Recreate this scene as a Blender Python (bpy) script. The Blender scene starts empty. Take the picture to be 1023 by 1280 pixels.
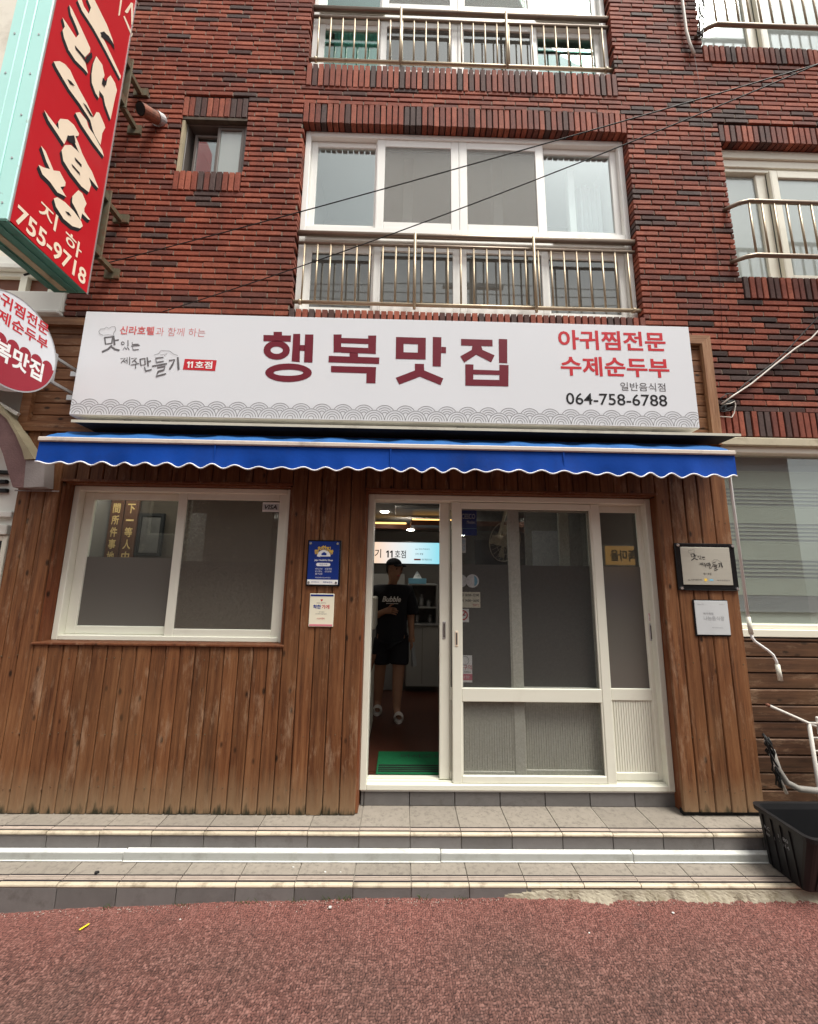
import bpy, bmesh, math, random
import numpy as np
from mathutils import Vector, Matrix
random.seed(7); np.random.seed(7)
scene = bpy.context.scene
col = scene.collection
R = math.radians

# ------------------------------------------------------------------ camera
def add_camera():
    y, p, r = R(0.963), R(9.487), R(0.844)
    fw = Vector((math.sin(y)*math.cos(p), math.cos(y)*math.cos(p), math.sin(p)))
    rt0 = Vector((math.cos(y), -math.sin(y), 0)); up0 = rt0.cross(fw)
    rt = math.cos(r)*rt0 + math.sin(r)*up0
    up = -math.sin(r)*rt0 + math.cos(r)*up0
    cd = bpy.data.cameras.new('camera'); co = bpy.data.objects.new('camera', cd)
    col.objects.link(co)
    m = Matrix((( rt.x, up.x, -fw.x, 0.0), (rt.y, up.y, -fw.y, -2.95), (rt.z, up.z, -fw.z, 1.45), (0, 0, 0, 1)))
    co.matrix_world = m
    cd.sensor_fit = 'HORIZONTAL'; cd.sensor_width = 36.0
    cd.lens = 490.0/1023.0*36.0
    cd.clip_start = 0.05; cd.clip_end = 500
    scene.camera = co
add_camera()

# ------------------------------------------------------------------ world, sun, exposure
SUN_EL, SUN_AZ = R(64), R(135)          # high sun behind cloud, from the street side
w = bpy.data.worlds.new('World'); scene.world = w; w.use_nodes = True
nt = w.node_tree; nt.nodes.clear()
sky = nt.nodes.new('ShaderNodeTexSky'); sky.sky_type = 'NISHITA'; sky.sun_disc = False
sky.sun_elevation = SUN_EL; sky.sun_rotation = SUN_AZ; sky.dust_density = 3.0; sky.air_density = 1.0
hsv = nt.nodes.new('ShaderNodeHueSaturation'); hsv.inputs['Saturation'].default_value = 0.05
bg = nt.nodes.new('ShaderNodeBackground'); bg.inputs['Strength'].default_value = 0.085
wo = nt.nodes.new('ShaderNodeOutputWorld')
nt.links.new(sky.outputs[0], hsv.inputs['Color']); nt.links.new(hsv.outputs[0], bg.inputs['Color']); nt.links.new(bg.outputs[0], wo.inputs['Surface'])
sd = bpy.data.lights.new('sun', 'SUN'); sd.energy = 1.5; sd.angle = R(24); sd.color = (1.0, 0.965, 0.87)
so = bpy.data.objects.new('sun', sd); col.objects.link(so)
sdir = Vector((math.sin(SUN_AZ)*math.cos(SUN_EL), math.cos(SUN_AZ)*math.cos(SUN_EL), math.sin(SUN_EL)))
so.rotation_euler = sdir.to_track_quat('Z', 'Y').to_euler(); so.location = (0, -6, 12)
scene.view_settings.view_transform = 'Standard'; scene.view_settings.look = 'None'
scene.view_settings.exposure = 1.62; scene.view_settings.gamma = 1.0
scene.view_settings.use_curve_mapping = False
scene.render.engine = 'CYCLES'
scene.cycles.use_denoising = True
scene.cycles.max_bounces = 8; scene.cycles.transparent_max_bounces = 16
scene.cycles.sample_clamp_indirect = 4.0

# ------------------------------------------------------------------ materials
class N:
    def __init__(s, name):
        s.m = bpy.data.materials.new(name); s.m.use_nodes = True
        s.t = s.m.node_tree; s.t.nodes.clear()
        s.out = s.t.nodes.new('ShaderNodeOutputMaterial')
    def n(s, typ, **kw):
        x = s.t.nodes.new(typ)
        for k, v in kw.items():
            if k in x.inputs.keys(): x.inputs[k].default_value = v
            else: setattr(x, k, v)
        return x
    def l(s, a, b): s.t.links.new(a, b)
    def pos(s, scale=(1, 1, 1), rnd=True):
        g = s.n('ShaderNodeNewGeometry'); mp = s.n('ShaderNodeMapping')
        mp.inputs['Scale'].default_value = scale
        if rnd:
            oi = s.n('ShaderNodeObjectInfo'); mu = s.n('ShaderNodeMath', operation='MULTIPLY'); mu.inputs[1].default_value = 37.0
            s.l(oi.outputs['Random'], mu.inputs[0])
            va = s.n('ShaderNodeVectorMath', operation='ADD'); s.l(g.outputs['Position'], va.inputs[0]); s.l(mu.outputs[0], va.inputs[1])
            s.l(va.outputs[0], mp.inputs['Vector'])
        else: s.l(g.outputs['Position'], mp.inputs['Vector'])
        return mp.outputs['Vector']
    def noise(s, vec, scale, detail=4, rough=.6):
        x = s.n('ShaderNodeTexNoise'); x.inputs['Scale'].default_value = scale; x.inputs['Detail'].default_value = detail; x.inputs['Roughness'].default_value = rough
        s.l(vec, x.inputs['Vector']); return x.outputs['Fac']
    def ramp(s, fac, stops):
        x = s.n('ShaderNodeValToRGB'); e = x.color_ramp.elements
        while len(e) < len(stops): e.new(0.5)
        for i, (p, c) in enumerate(stops):
            e[i].position = p; e[i].color = (c[0], c[1], c[2], 1) if not isinstance(c, (int, float)) else (c, c, c, 1)
        s.l(fac, x.inputs['Fac']); return x.outputs['Color']
    def mix(s, fac, a, b, blend='MIX'):
        x = s.n('ShaderNodeMix', data_type='RGBA', blend_type=blend)
        for sock, v in ((x.inputs[0], fac), (x.inputs[6], a), (x.inputs[7], b)):
            if hasattr(v, 'links') or hasattr(v, 'is_linked'): s.l(v, sock)
            elif isinstance(v, (int, float)): sock.default_value = v
            else: sock.default_value = (v[0], v[1], v[2], 1)
        return x.outputs[2]
    def bump(s, h, strength=.3, dist=.002):
        b = s.n('ShaderNodeBump'); b.inputs['Strength'].default_value = strength; b.inputs['Distance'].default_value = dist
        s.l(h, b.inputs['Height']); return b.outputs['Normal']
    def pr(s, colour, rough=.6, normal=None, metal=0, spec=.5):
        p = s.n('ShaderNodeBsdfPrincipled')
        for sock, v in ((p.inputs['Base Color'], colour), (p.inputs['Roughness'], rough), (p.inputs['Metallic'], metal), (p.inputs['Specular IOR Level'], spec)):
            if hasattr(v, 'is_linked'): s.l(v, sock)
            elif isinstance(v, (int, float)): sock.default_value = v
            else: sock.default_value = (v[0], v[1], v[2], 1)
        if normal is not None: s.l(normal, p.inputs['Normal'])
        return p.outputs[0]
    def done(s, sh): s.l(sh, s.out.inputs['Surface']); return s.m

def pbr(name, c, rough=.6, var=.18, vs=6, dirt=None, dscale=3, dlo=.55, dhi=.75, bump=0, bs=120, metal=0, stretch=(1, 1, 1), damt=.8, spec=.3, tone=0):
    m = N(name); v = m.pos(stretch)
    f = m.noise(v, vs, 5)
    colr = m.mix(f, [x*(1-var) for x in c], [min(1, x*(1+var)) for x in c])
    if tone:
        oi = m.n('ShaderNodeObjectInfo'); colr = m.mix(1.0, colr, m.ramp(oi.outputs['Random'], [(0, 1-tone), (1, 1+tone)]), 'MULTIPLY')
    if dirt:
        d = m.ramp(m.noise(v, dscale, 6, .7), [(dlo, 0), (dhi, damt)])
        colr = m.mix(d, colr, dirt)
    nrm = m.bump(m.noise(v, bs, 3), bump, .003) if bump else None
    return m.done(m.pr(colr, rough, nrm, metal, spec))

def wood(name, base, light, dark, vertical=True, rough=.62, foot=False):
    m = N(name)
    st = (22, 22, 1.1) if vertical else (1.1, 22, 22)
    v = m.pos(st)
    g = m.noise(v, 1.6, 8, .72)
    c = m.ramp(g, [(.3, dark), (.5, base), (.72, light)])
    # plank to plank tone
    oi = m.n('ShaderNodeObjectInfo')
    tone = m.ramp(oi.outputs['Random'], [(0, .8), (.5, .97), (1, 1.14)])
    c = m.mix(1.0, c, tone, 'MULTIPLY')
    # knots
    v2 = m.pos((3.2, 3.2, 1.6) if vertical else (1.6, 3.2, 3.2))
    vo = m.n('ShaderNodeTexVoronoi'); vo.inputs['Scale'].default_value = 2.9; m.l(v2, vo.inputs['Vector'])
    k = m.ramp(vo.outputs['Distance'], [(.06, 1), (.14, 0)])
    c = m.mix(k, c, [x*.25 for x in dark])
    # pale weathered scuffs
    v3 = m.pos((9, 9, 2.2) if vertical else (2.2, 9, 9))
    sc = m.ramp(m.noise(v3, 1.3, 8, .75), [(.54, 0), (.72, .65)])
    c = m.mix(sc, c, (.36, .24, .155))
    # broad washed-out areas
    v4 = m.pos((1, 1, 1), False)
    wa = m.ramp(m.noise(v4, 1.4, 4), [(.42, 0), (.75, .3)])
    c = m.mix(wa, c, (.26, .135, .06))
    if foot:      # splash-back mould and bleaching along the foot of the planks
        g2 = m.n('ShaderNodeNewGeometry'); sx = m.n('ShaderNodeSeparateXYZ'); m.l(g2.outputs['Position'], sx.inputs[0])
        wob = m.noise(m.pos((14, 14, 3)), 1.5, 5)
        mr = m.n('ShaderNodeMath', operation='MULTIPLY_ADD'); mr.inputs[1].default_value = .3; m.l(wob, mr.inputs[0]); m.l(sx.outputs['Z'], mr.inputs[2])
        c = m.mix(m.ramp(mr.outputs[0], [(.02, .85), (.3, 0)]), c, (.23, .15, .085))
        c = m.mix(m.ramp(mr.outputs[0], [(.0, .95), (.055, 0)]), c, (.022, .022, .012))
    nrm = m.bump(g, .6, .004)
    return m.done(m.pr(c, rough, nrm, 0, .2))

M = {}
def brickmat(name, c, c2):
    m = N(name); v = m.pos((1, 1, 1))
    f = m.noise(v, 9, 5, .7); cc = m.mix(m.ramp(f, [(.3, 0), (.7, 1)]), c, c2)
    f2 = m.ramp(m.noise(v, 60, 3), [(.45, 0), (.75, .55)])
    cc = m.mix(f2, cc, [x*.45 for x in c2])
    d = m.ramp(m.noise(m.pos((1, 1, 1), False), 1.1, 5, .6), [(.5, 0), (.8, .55)])
    cc = m.mix(d, cc, (.05, .034, .03))
    st = m.ramp(m.noise(m.pos((3.2, 3.2, .3), False), 1.6, 5, .6), [(.54, 0), (.76, .45)])
    cc = m.mix(st, cc, (.042, .026, .022))
    return m.done(m.pr(cc, .75, m.bump(m.noise(v, 160, 4), .5, .003), 0, .15))
M['brick0'] = brickmat('brick_red', (.27, .076, .047), (.19, .053, .035))
M['brick1'] = brickmat('brick_bright_red', (.36, .112, .068), (.25, .07, .044))
M['brick2'] = brickmat('brick_maroon', (.185, .06, .044), (.125, .045, .035))
M['brick3'] = brickmat('brick_brown', (.1, .048, .04), (.07, .038, .034))
M['brick4'] = brickmat('brick_grey', (.1, .066, .06), (.07, .047, .043))
M['brick5'] = brickmat('brick_sooty', (.035, .026, .024), (.06, .03, .026))
M['joint'] = pbr('mortar_joint', (.19, .15, .115), .9, .3, 30)
M['mortar'] = pbr('mortar', (.045, .034, .03), .9, .35, 5, bump=.6, bs=90)
M['wood'] = wood('stained_plank', (.135, .051, .02), (.22, .1, .043), (.044, .0155, .0075), foot=True)
M['woodtrim'] = wood('stained_trim', (.14, .043, .018), (.2, .075, .033), (.075, .024, .011))
M['woodh'] = wood('stained_fascia', (.16, .068, .03), (.24, .115, .058), (.075, .03, .014), vertical=False)
M['woodfade'] = wood('faded_trim', (.24, .12, .06), (.36, .22, .13), (.12, .05, .025))
M['woodfadeh'] = wood('faded_trim_flat', (.24, .12, .06), (.36, .22, .13), (.12, .05, .025), vertical=False)
M['wooddark'] = wood('dark_board', (.075, .036, .02), (.14, .066, .036), (.03, .016, .01), vertical=False)
M['pvc'] = pbr('white_pvc', (.72, .71, .61), .38, .05, 2, dirt=(.5, .45, .35), dscale=2.5, dlo=.55, dhi=.85, damt=.5)
M['pvcup'] = pbr('white_window_frame', (.8, .79, .75), .35, .05, 2, dirt=(.52, .46, .38), dscale=3, dlo=.6, dhi=.85, damt=.5)
M['ivory'] = pbr('ivory_window_frame', (.72, .69, .58), .4, .06, 2, dirt=(.4, .36, .28), dscale=3, dlo=.6, dhi=.85, damt=.5)
M['aludark'] = pbr('dark_window_frame', (.1, .085, .075), .45, .1)
M['rail'] = pbr('bronzed_steel', (.38, .305, .21), .42, .12, 8, metal=.5, dirt=(.22, .16, .11), dscale=6)
M['raildark'] = pbr('weathered_handrail', (.24, .19, .145), .4, .2, 6, metal=.6, dirt=(.14, .1, .08), dscale=5)
M['signwhite'] = pbr('sign_face', (.65, .665, .695), .32, .025, 1.2, dirt=(.68, .68, .7), dscale=1.3)
M['signside'] = pbr('sign_case', (.7, .69, .66), .4, .06, 2, dirt=(.42, .4, .36), dscale=4)
def ink(name, c, rough=.45): M[name] = pbr(name, c, rough, .06, 9, spec=.12)
ink('ink_maroon', (.15, .018, .03)); ink('ink_red', (.5, .03, .04)); ink('ink_black', (.022, .022, .024)); ink('ink_grey', (.13, .125, .13))
ink('ink_white', (.8, .8, .78)); ink('ink_cream', (.8, .68, .53)); ink('ink_yellow', (.75, .5, .09)); ink('ink_blue', (.02, .05, .28)); ink('ink_gold', (.75, .54, .22))
ink('ink_palered', (.6, .14, .14)); ink('ink_wave', (.13, .125, .135)); ink('ink_sky', (.2, .45, .6)); ink('ink_palegrey', (.32, .33, .34)); ink('ink_pink', (.62, .2, .25))
M['awning'] = pbr('blue_canvas', (.004, .05, .3), .75, .2, 3, dirt=(.012, .03, .13), dscale=3, dlo=.45, dhi=.75, damt=.7, bump=.35, bs=40, spec=.1)
M['awningtop'] = pbr('faded_blue_canvas', (.02, .1, .29), .8, .3, 5, dirt=(.01, .025, .06), dscale=7, bump=.3, bs=200, spec=.2)
M['piping'] = pbr('white_piping', (.78, .78, .8), .6, .05)
M['cream'] = pbr('cream_metal', (.6, .52, .45), .4, .15, 5, dirt=(.3, .24, .2), dscale=5)
M['flashshade'] = pbr('sheet_underside_shade', (.03, .03, .032), .6, .2)  # shade of the gap over the awning, put into the colour
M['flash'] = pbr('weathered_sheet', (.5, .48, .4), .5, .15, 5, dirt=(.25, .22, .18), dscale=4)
M['teal'] = pbr('mint_panel', (.46, .8, .74), .4, .06, 3, dirt=(.3, .4, .36), dscale=9, dlo=.66, dhi=.74)
M['tealdark'] = pbr('green_frame', (.06, .17, .13), .5, .2, 6, dirt=(.03, .045, .035), dscale=6)
M['redpanel'] = pbr('red_panel', (.47, .012, .02), .35, .08, 3, dirt=(.4, .06, .06), dscale=1.6, dlo=.5, dhi=.9, damt=.35)
M['discred'] = pbr('dark_red_print', (.3, .02, .035), .35, .05)
M['rust'] = pbr('rusty_steel', (.1, .085, .05), .8, .5, 9, dirt=(.12, .05, .025), dscale=14, dlo=.45, dhi=.6)
M['rustpipe'] = pbr('rusty_pipe', (.24, .085, .05), .75, .4, 14, dirt=(.1, .05, .035), dscale=20, dlo=.45, dhi=.6)
M['steel'] = pbr('galvanised_steel', (.5, .5, .5), .4, .15, 10, metal=.7)
M['chrome'] = pbr('bright_stud', (.75, .75, .75), .25, .05, metal=.9)
M['blackpl'] = pbr('black_plastic', (.012, .012, .013), .38, .3, 8, dirt=(.06, .055, .05), dscale=7, dlo=.6, dhi=.85, damt=.35)
M['blackmat'] = pbr('black_matt', (.012, .012, .012), .7, .3)
M['plate'] = pbr('brushed_plate', (.52, .5, .43), .36, .06, 3, metal=.45, stretch=(1, 1, 30))
M['platedark'] = pbr('black_acrylic', (.012, .012, .013), .12, .1)
M['greyplate'] = pbr('grey_plate', (.5, .52, .53), .4, .04)
M['blueplate'] = pbr('blue_plate', (.01, .032, .2), .3, .08)
M['creamplate'] = pbr('cream_plate', (.78, .74, .58), .4, .03)
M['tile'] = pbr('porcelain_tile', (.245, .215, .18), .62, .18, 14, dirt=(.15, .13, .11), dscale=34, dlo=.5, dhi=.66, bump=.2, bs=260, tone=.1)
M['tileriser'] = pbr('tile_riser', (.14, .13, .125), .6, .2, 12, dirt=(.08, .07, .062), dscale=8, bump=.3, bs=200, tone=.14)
M['tiledark'] = pbr('tile_stripe_dark', (.02, .016, .02), .6, .2)
M['tileband'] = pbr('tile_stripe_beige', (.38, .31, .26), .6, .25, 10, dirt=(.2, .17, .14), dscale=18)
M['nosing'] = pbr('tile_nosing', (.5, .43, .32), .5, .14, 9, dirt=(.2, .16, .11), dscale=12, dlo=.5, dhi=.68, tone=.12)
M['grout'] = pbr('grout', (.4, .36, .31), .9, .2, 15)
M['stripwhite'] = pbr('white_strip', (.64, .64, .61), .5, .08, 4, dirt=(.36, .35, .31), dscale=9, dlo=.5, dhi=.75)
M['stripgrey'] = pbr('grey_strip', (.4, .41, .39), .5, .08, 4, dirt=(.25, .25, .22), dscale=8, dlo=.48, dhi=.75)
M['alu'] = pbr('aluminium', (.6, .6, .6), .35, .1, metal=.6)
M['concrete'] = pbr('broken_concrete', (.31, .275, .21), .9, .25, 9, dirt=(.22, .19, .13), dscale=11, dlo=.5, dhi=.66, bump=.8, bs=60)
M['stucco'] = pbr('mauve_stucco', (.2, .12, .115), .9, .2, 10, dirt=(.12, .075, .07), dscale=18, bump=1, bs=70)
M['stuccogrey'] = pbr('grey_stucco', (.27, .24, .23), .9, .15, 10, bump=.9, bs=70)
M['darkstone'] = pbr('sooty_lintel', (.075, .06, .045), .9, .3, 8, dirt=(.03, .024, .02), dscale=9)
M['trimstone'] = pbr('stained_stone', (.34, .29, .19), .85, .3, 8, dirt=(.15, .12, .07), dscale=9)
M['creamwall'] = pbr('cream_wall', (.68, .63, .54), .8, .06, 2, dirt=(.45, .4, .33), dscale=1.7, bump=.2, bs=60)
M['whitewall'] = pbr('white_wall', (.72, .71, .65), .8, .05, 2, dirt=(.5, .47, .4), dscale=2)
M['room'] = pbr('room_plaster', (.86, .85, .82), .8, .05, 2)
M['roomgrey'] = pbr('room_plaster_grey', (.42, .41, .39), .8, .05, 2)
M['curtain'] = pbr('sheer_curtain', (.85, .87, .87), .9, .04, 4)
M['shopwall'] = pbr('shop_wall', (.2, .19, .175), .8, .08, 2)
M['shopceil'] = pbr('shop_ceiling', (.24, .235, .22), .85, .05)
M['floorwood'] = pbr('shop_floor', (.06, .02, .012), .28, .3, 4, stretch=(8, .6, 1))
M['soffit'] = pbr('wood_soffit', (.14, .045, .02), .5, .2, 5)
M['matgreen'] = pbr('green_mat', (.003, .1, .034), .9, .25, 40, bump=.6, bs=300)
M['kitchen'] = pbr('stainless', (.33, .33, .33), .35, .1, metal=.6)
M['cabgrey'] = pbr('grey_laminate', (.3, .29, .27), .5, .08)
M['skin'] = pbr('skin', (.36, .19, .12), .5, .1)
M['cloth'] = pbr('black_cloth', (.014, .014, .018), .9, .2, 20)
M['shoe'] = pbr('white_rubber', (.6, .56, .52), .6, .06)
M['rubber'] = pbr('black_cable', (.012, .012, .012), .5, .2)
M['wirewhite'] = pbr('white_cable', (.62, .58, .52), .5, .1, 8, dirt=(.3, .26, .2), dscale=10)
M['blindlight'] = pbr('blind_light', (.43, .43, .385), .55, .05, 3)
M['blinddark'] = pbr('blind_dark', (.3, .29, .3), .55, .05, 3)
M['beam'] = pbr('beige_beam', (.45, .4, .29), .6, .2, 7, dirt=(.22, .18, .12), dscale=6)
M['whitepaint'] = pbr('white_paint_worn', (.6, .57, .52), .5, .08, 8, dirt=(.33, .17, .07), dscale=12, dlo=.62, dhi=.7)
M['pvcpipe'] = pbr('grey_pvc_pipe', (.22, .205, .185), .45, .08, 6, dirt=(.3, .27, .22), dscale=9)
M['yellow'] = pbr('yellow_litter', (.75, .62, .03), .5, .05)
M['weed'] = pbr('weed_green', (.07, .1, .03), .8, .3, 30)
M['oppwall'] = pbr('pink_brick', (.24, .145, .115), .8, .15, 3)
M['oppgrey'] = pbr('pale_render', (.45, .43, .4), .8, .1, 3)
M['oppdark'] = pbr('dark_opening', (.03, .035, .04), .2, .1)

def emit(name, c, s):
    m = N(name); e = m.n('ShaderNodeEmission'); e.inputs['Color'].default_value = (*c, 1); e.inputs['Strength'].default_value = s
    M[name] = m.done(e.outputs[0])
emit('downlight_and_fill', (1, .93, .82), 26); emit('cove', (1, .55, .16), .9); emit('yellowsign', (1, .5, .15), .5)
def glass(name, tint, f0=.07, rough=0.0, amt=1.0, body=None, bodyamt=0):
    m = N(name); lw = m.n('ShaderNodeLayerWeight'); lw.inputs['Blend'].default_value = .5
    pw = m.n('ShaderNodeMath', operation='POWER'); pw.inputs[1].default_value = 5; m.l(lw.outputs['Facing'], pw.inputs[0])
    ma = m.n('ShaderNodeMath', operation='MULTIPLY_ADD', use_clamp=True); ma.inputs[1].default_value = 1-f0; ma.inputs[2].default_value = f0; m.l(pw.outputs[0], ma.inputs[0])
    tr = m.n('ShaderNodeBsdfTransparent'); tr.inputs['Color'].default_value = (*tint, 1)
    base = tr.outputs[0]
    if body:
        df = m.n('ShaderNodeBsdfDiffuse'); df.inputs['Color'].default_value = (*body, 1)
        mx0 = m.n('ShaderNodeMixShader'); mx0.inputs[0].default_value = bodyamt; m.l(base, mx0.inputs[1]); m.l(df.outputs[0], mx0.inputs[2]); base = mx0.outputs[0]
    gl = m.n('ShaderNodeBsdfGlossy'); gl.inputs['Roughness'].default_value = rough; gl.inputs['Color'].default_value = (.95, 1, .98, 1)
    mx = m.n('ShaderNodeMixShader'); m.l(ma.outputs[0], mx.inputs[0]); m.l(base, mx.inputs[1]); m.l(gl.outputs[0], mx.inputs[2])
    M[name] = m.done(mx.outputs[0])
glass('glass', (.9, .93, .92), .05)
glass('glassup', (.92, .96, .96), .15)
glass('frosted', (.75, .77, .76), .04, .12, body=(.145, .134, .118), bodyamt=.85)
glass('frostwhite', (.85, .9, .88), .1, .05, body=(.46, .49, .47), bodyamt=.5)
glass('smoked', (.5, .5, .5), .09, .02, body=(.12, .113, .10), bodyamt=.75)
def mesh_mat(name, c, cover, amp=.05):
    m = N(name); v = m.pos((1, 1, 1), False)
    f = m.noise(v, 70, 5, .8); fa = m.n('ShaderNodeMapRange'); fa.inputs['From Min'].default_value = .3; fa.inputs['From Max'].default_value = .7
    fa.inputs['To Min'].default_value = cover-amp; fa.inputs['To Max'].default_value = cover+amp; m.l(f, fa.inputs['Value'])
    tr = m.n('ShaderNodeBsdfTransparent'); df = m.n('ShaderNodeBsdfDiffuse'); df.inputs['Color'].default_value = (*c, 1)
    mx = m.n('ShaderNodeMixShader'); m.l(fa.outputs[0], mx.inputs[0]); m.l(tr.outputs[0], mx.inputs[1]); m.l(df.outputs[0], mx.inputs[2])
    M[name] = m.done(mx.outputs[0])
mesh_mat('screen', (.05, .053, .052), .27)
mesh_mat('screendirt', (.15, .135, .11), .55, .25)
mesh_mat('screenup', (.34, .325, .3), .42)
glass('glassgreen', (.5, .74, .68), .1)
M['boardbrown'] = pbr('carved_wood', (.12, .05, .025), .5, .3, 8)

# menu sign: back-lit film running from orange to cyan
def menu_mat():
    m = N('backlit_menu'); g = m.n('ShaderNodeNewGeometry'); sx = m.n('ShaderNodeSeparateXYZ'); m.l(g.outputs['Position'], sx.inputs[0])
    mr = m.n('ShaderNodeMapRange'); mr.inputs['From Min'].default_value = -.6; mr.inputs['From Max'].default_value = .7; m.l(sx.outputs['X'], mr.inputs['Value'])
    c = m.ramp(mr.outputs[0], [(0, (.85, .5, .26)), (.35, (.72, .66, .62)), (.6, (.55, .7, .74)), (1, (.12, .55, .66))])
    e = m.n('ShaderNodeEmission'); e.inputs['Strength'].default_value = .42; m.l(c, e.inputs['Color'])
    M['menu'] = m.done(e.outputs[0])
menu_mat()
# road: bonded red aggregate; pebble tone and binder come from the mesh attribute
def remap(m, s, a, b):
    r = m.n('ShaderNodeMapRange'); r.inputs['From Min'].default_value = a; r.inputs['From Max'].default_value = b; m.l(s, r.inputs['Value']); return r.outputs[0]
def road_mat():
    m = N('red_asphalt'); a = m.n('ShaderNodeAttribute', attribute_name='pebble')
    sp = m.n('ShaderNodeSeparateColor'); m.l(a.outputs['Color'], sp.inputs[0])
    stone = m.ramp(sp.outputs[0], [(0, (.08, .038, .031)), (.5, (.155, .071, .058)), (1, (.26, .135, .112))])
    v = m.pos((1, 1, 1), False)
    big = m.noise(v, 1.1, 4, .55)
    stone = m.mix(m.ramp(big, [(.3, .45), (.6, 0)]), stone, (.12, .075, .062))
    red = m.ramp(m.noise(v, .55, 3), [(.5, 0), (.75, .25)])
    stone = m.mix(red, stone, (.3, .115, .1))
    g2 = m.n('ShaderNodeNewGeometry'); sx = m.n('ShaderNodeSeparateXYZ'); m.l(g2.outputs['Position'], sx.inputs[0])
    ya = m.n('ShaderNodeMath', operation='MULTIPLY_ADD'); ya.inputs[1].default_value = .55; m.l(m.noise(v, 1.7, 6, .65), ya.inputs[0]); m.l(sx.outputs['Y'], ya.inputs[2])
    stone = m.mix(m.ramp(remap(m, ya.outputs[0], -.75, .05), [(.25, 0), (.85, .5)]), stone, (.29, .105, .087))
    stain = m.ramp(m.noise(v, 3.3, 7, .7), [(.56, 0), (.72, .5)])
    stone = m.mix(stain, stone, (.06, .042, .038))
    c = m.mix(sp.outputs[1], (.014, .009, .009), stone)
    M['road'] = m.done(m.pr(c, .72, m.bump(m.noise(v, 350, 3), .3, .002), 0, .15))
road_mat()

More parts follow.
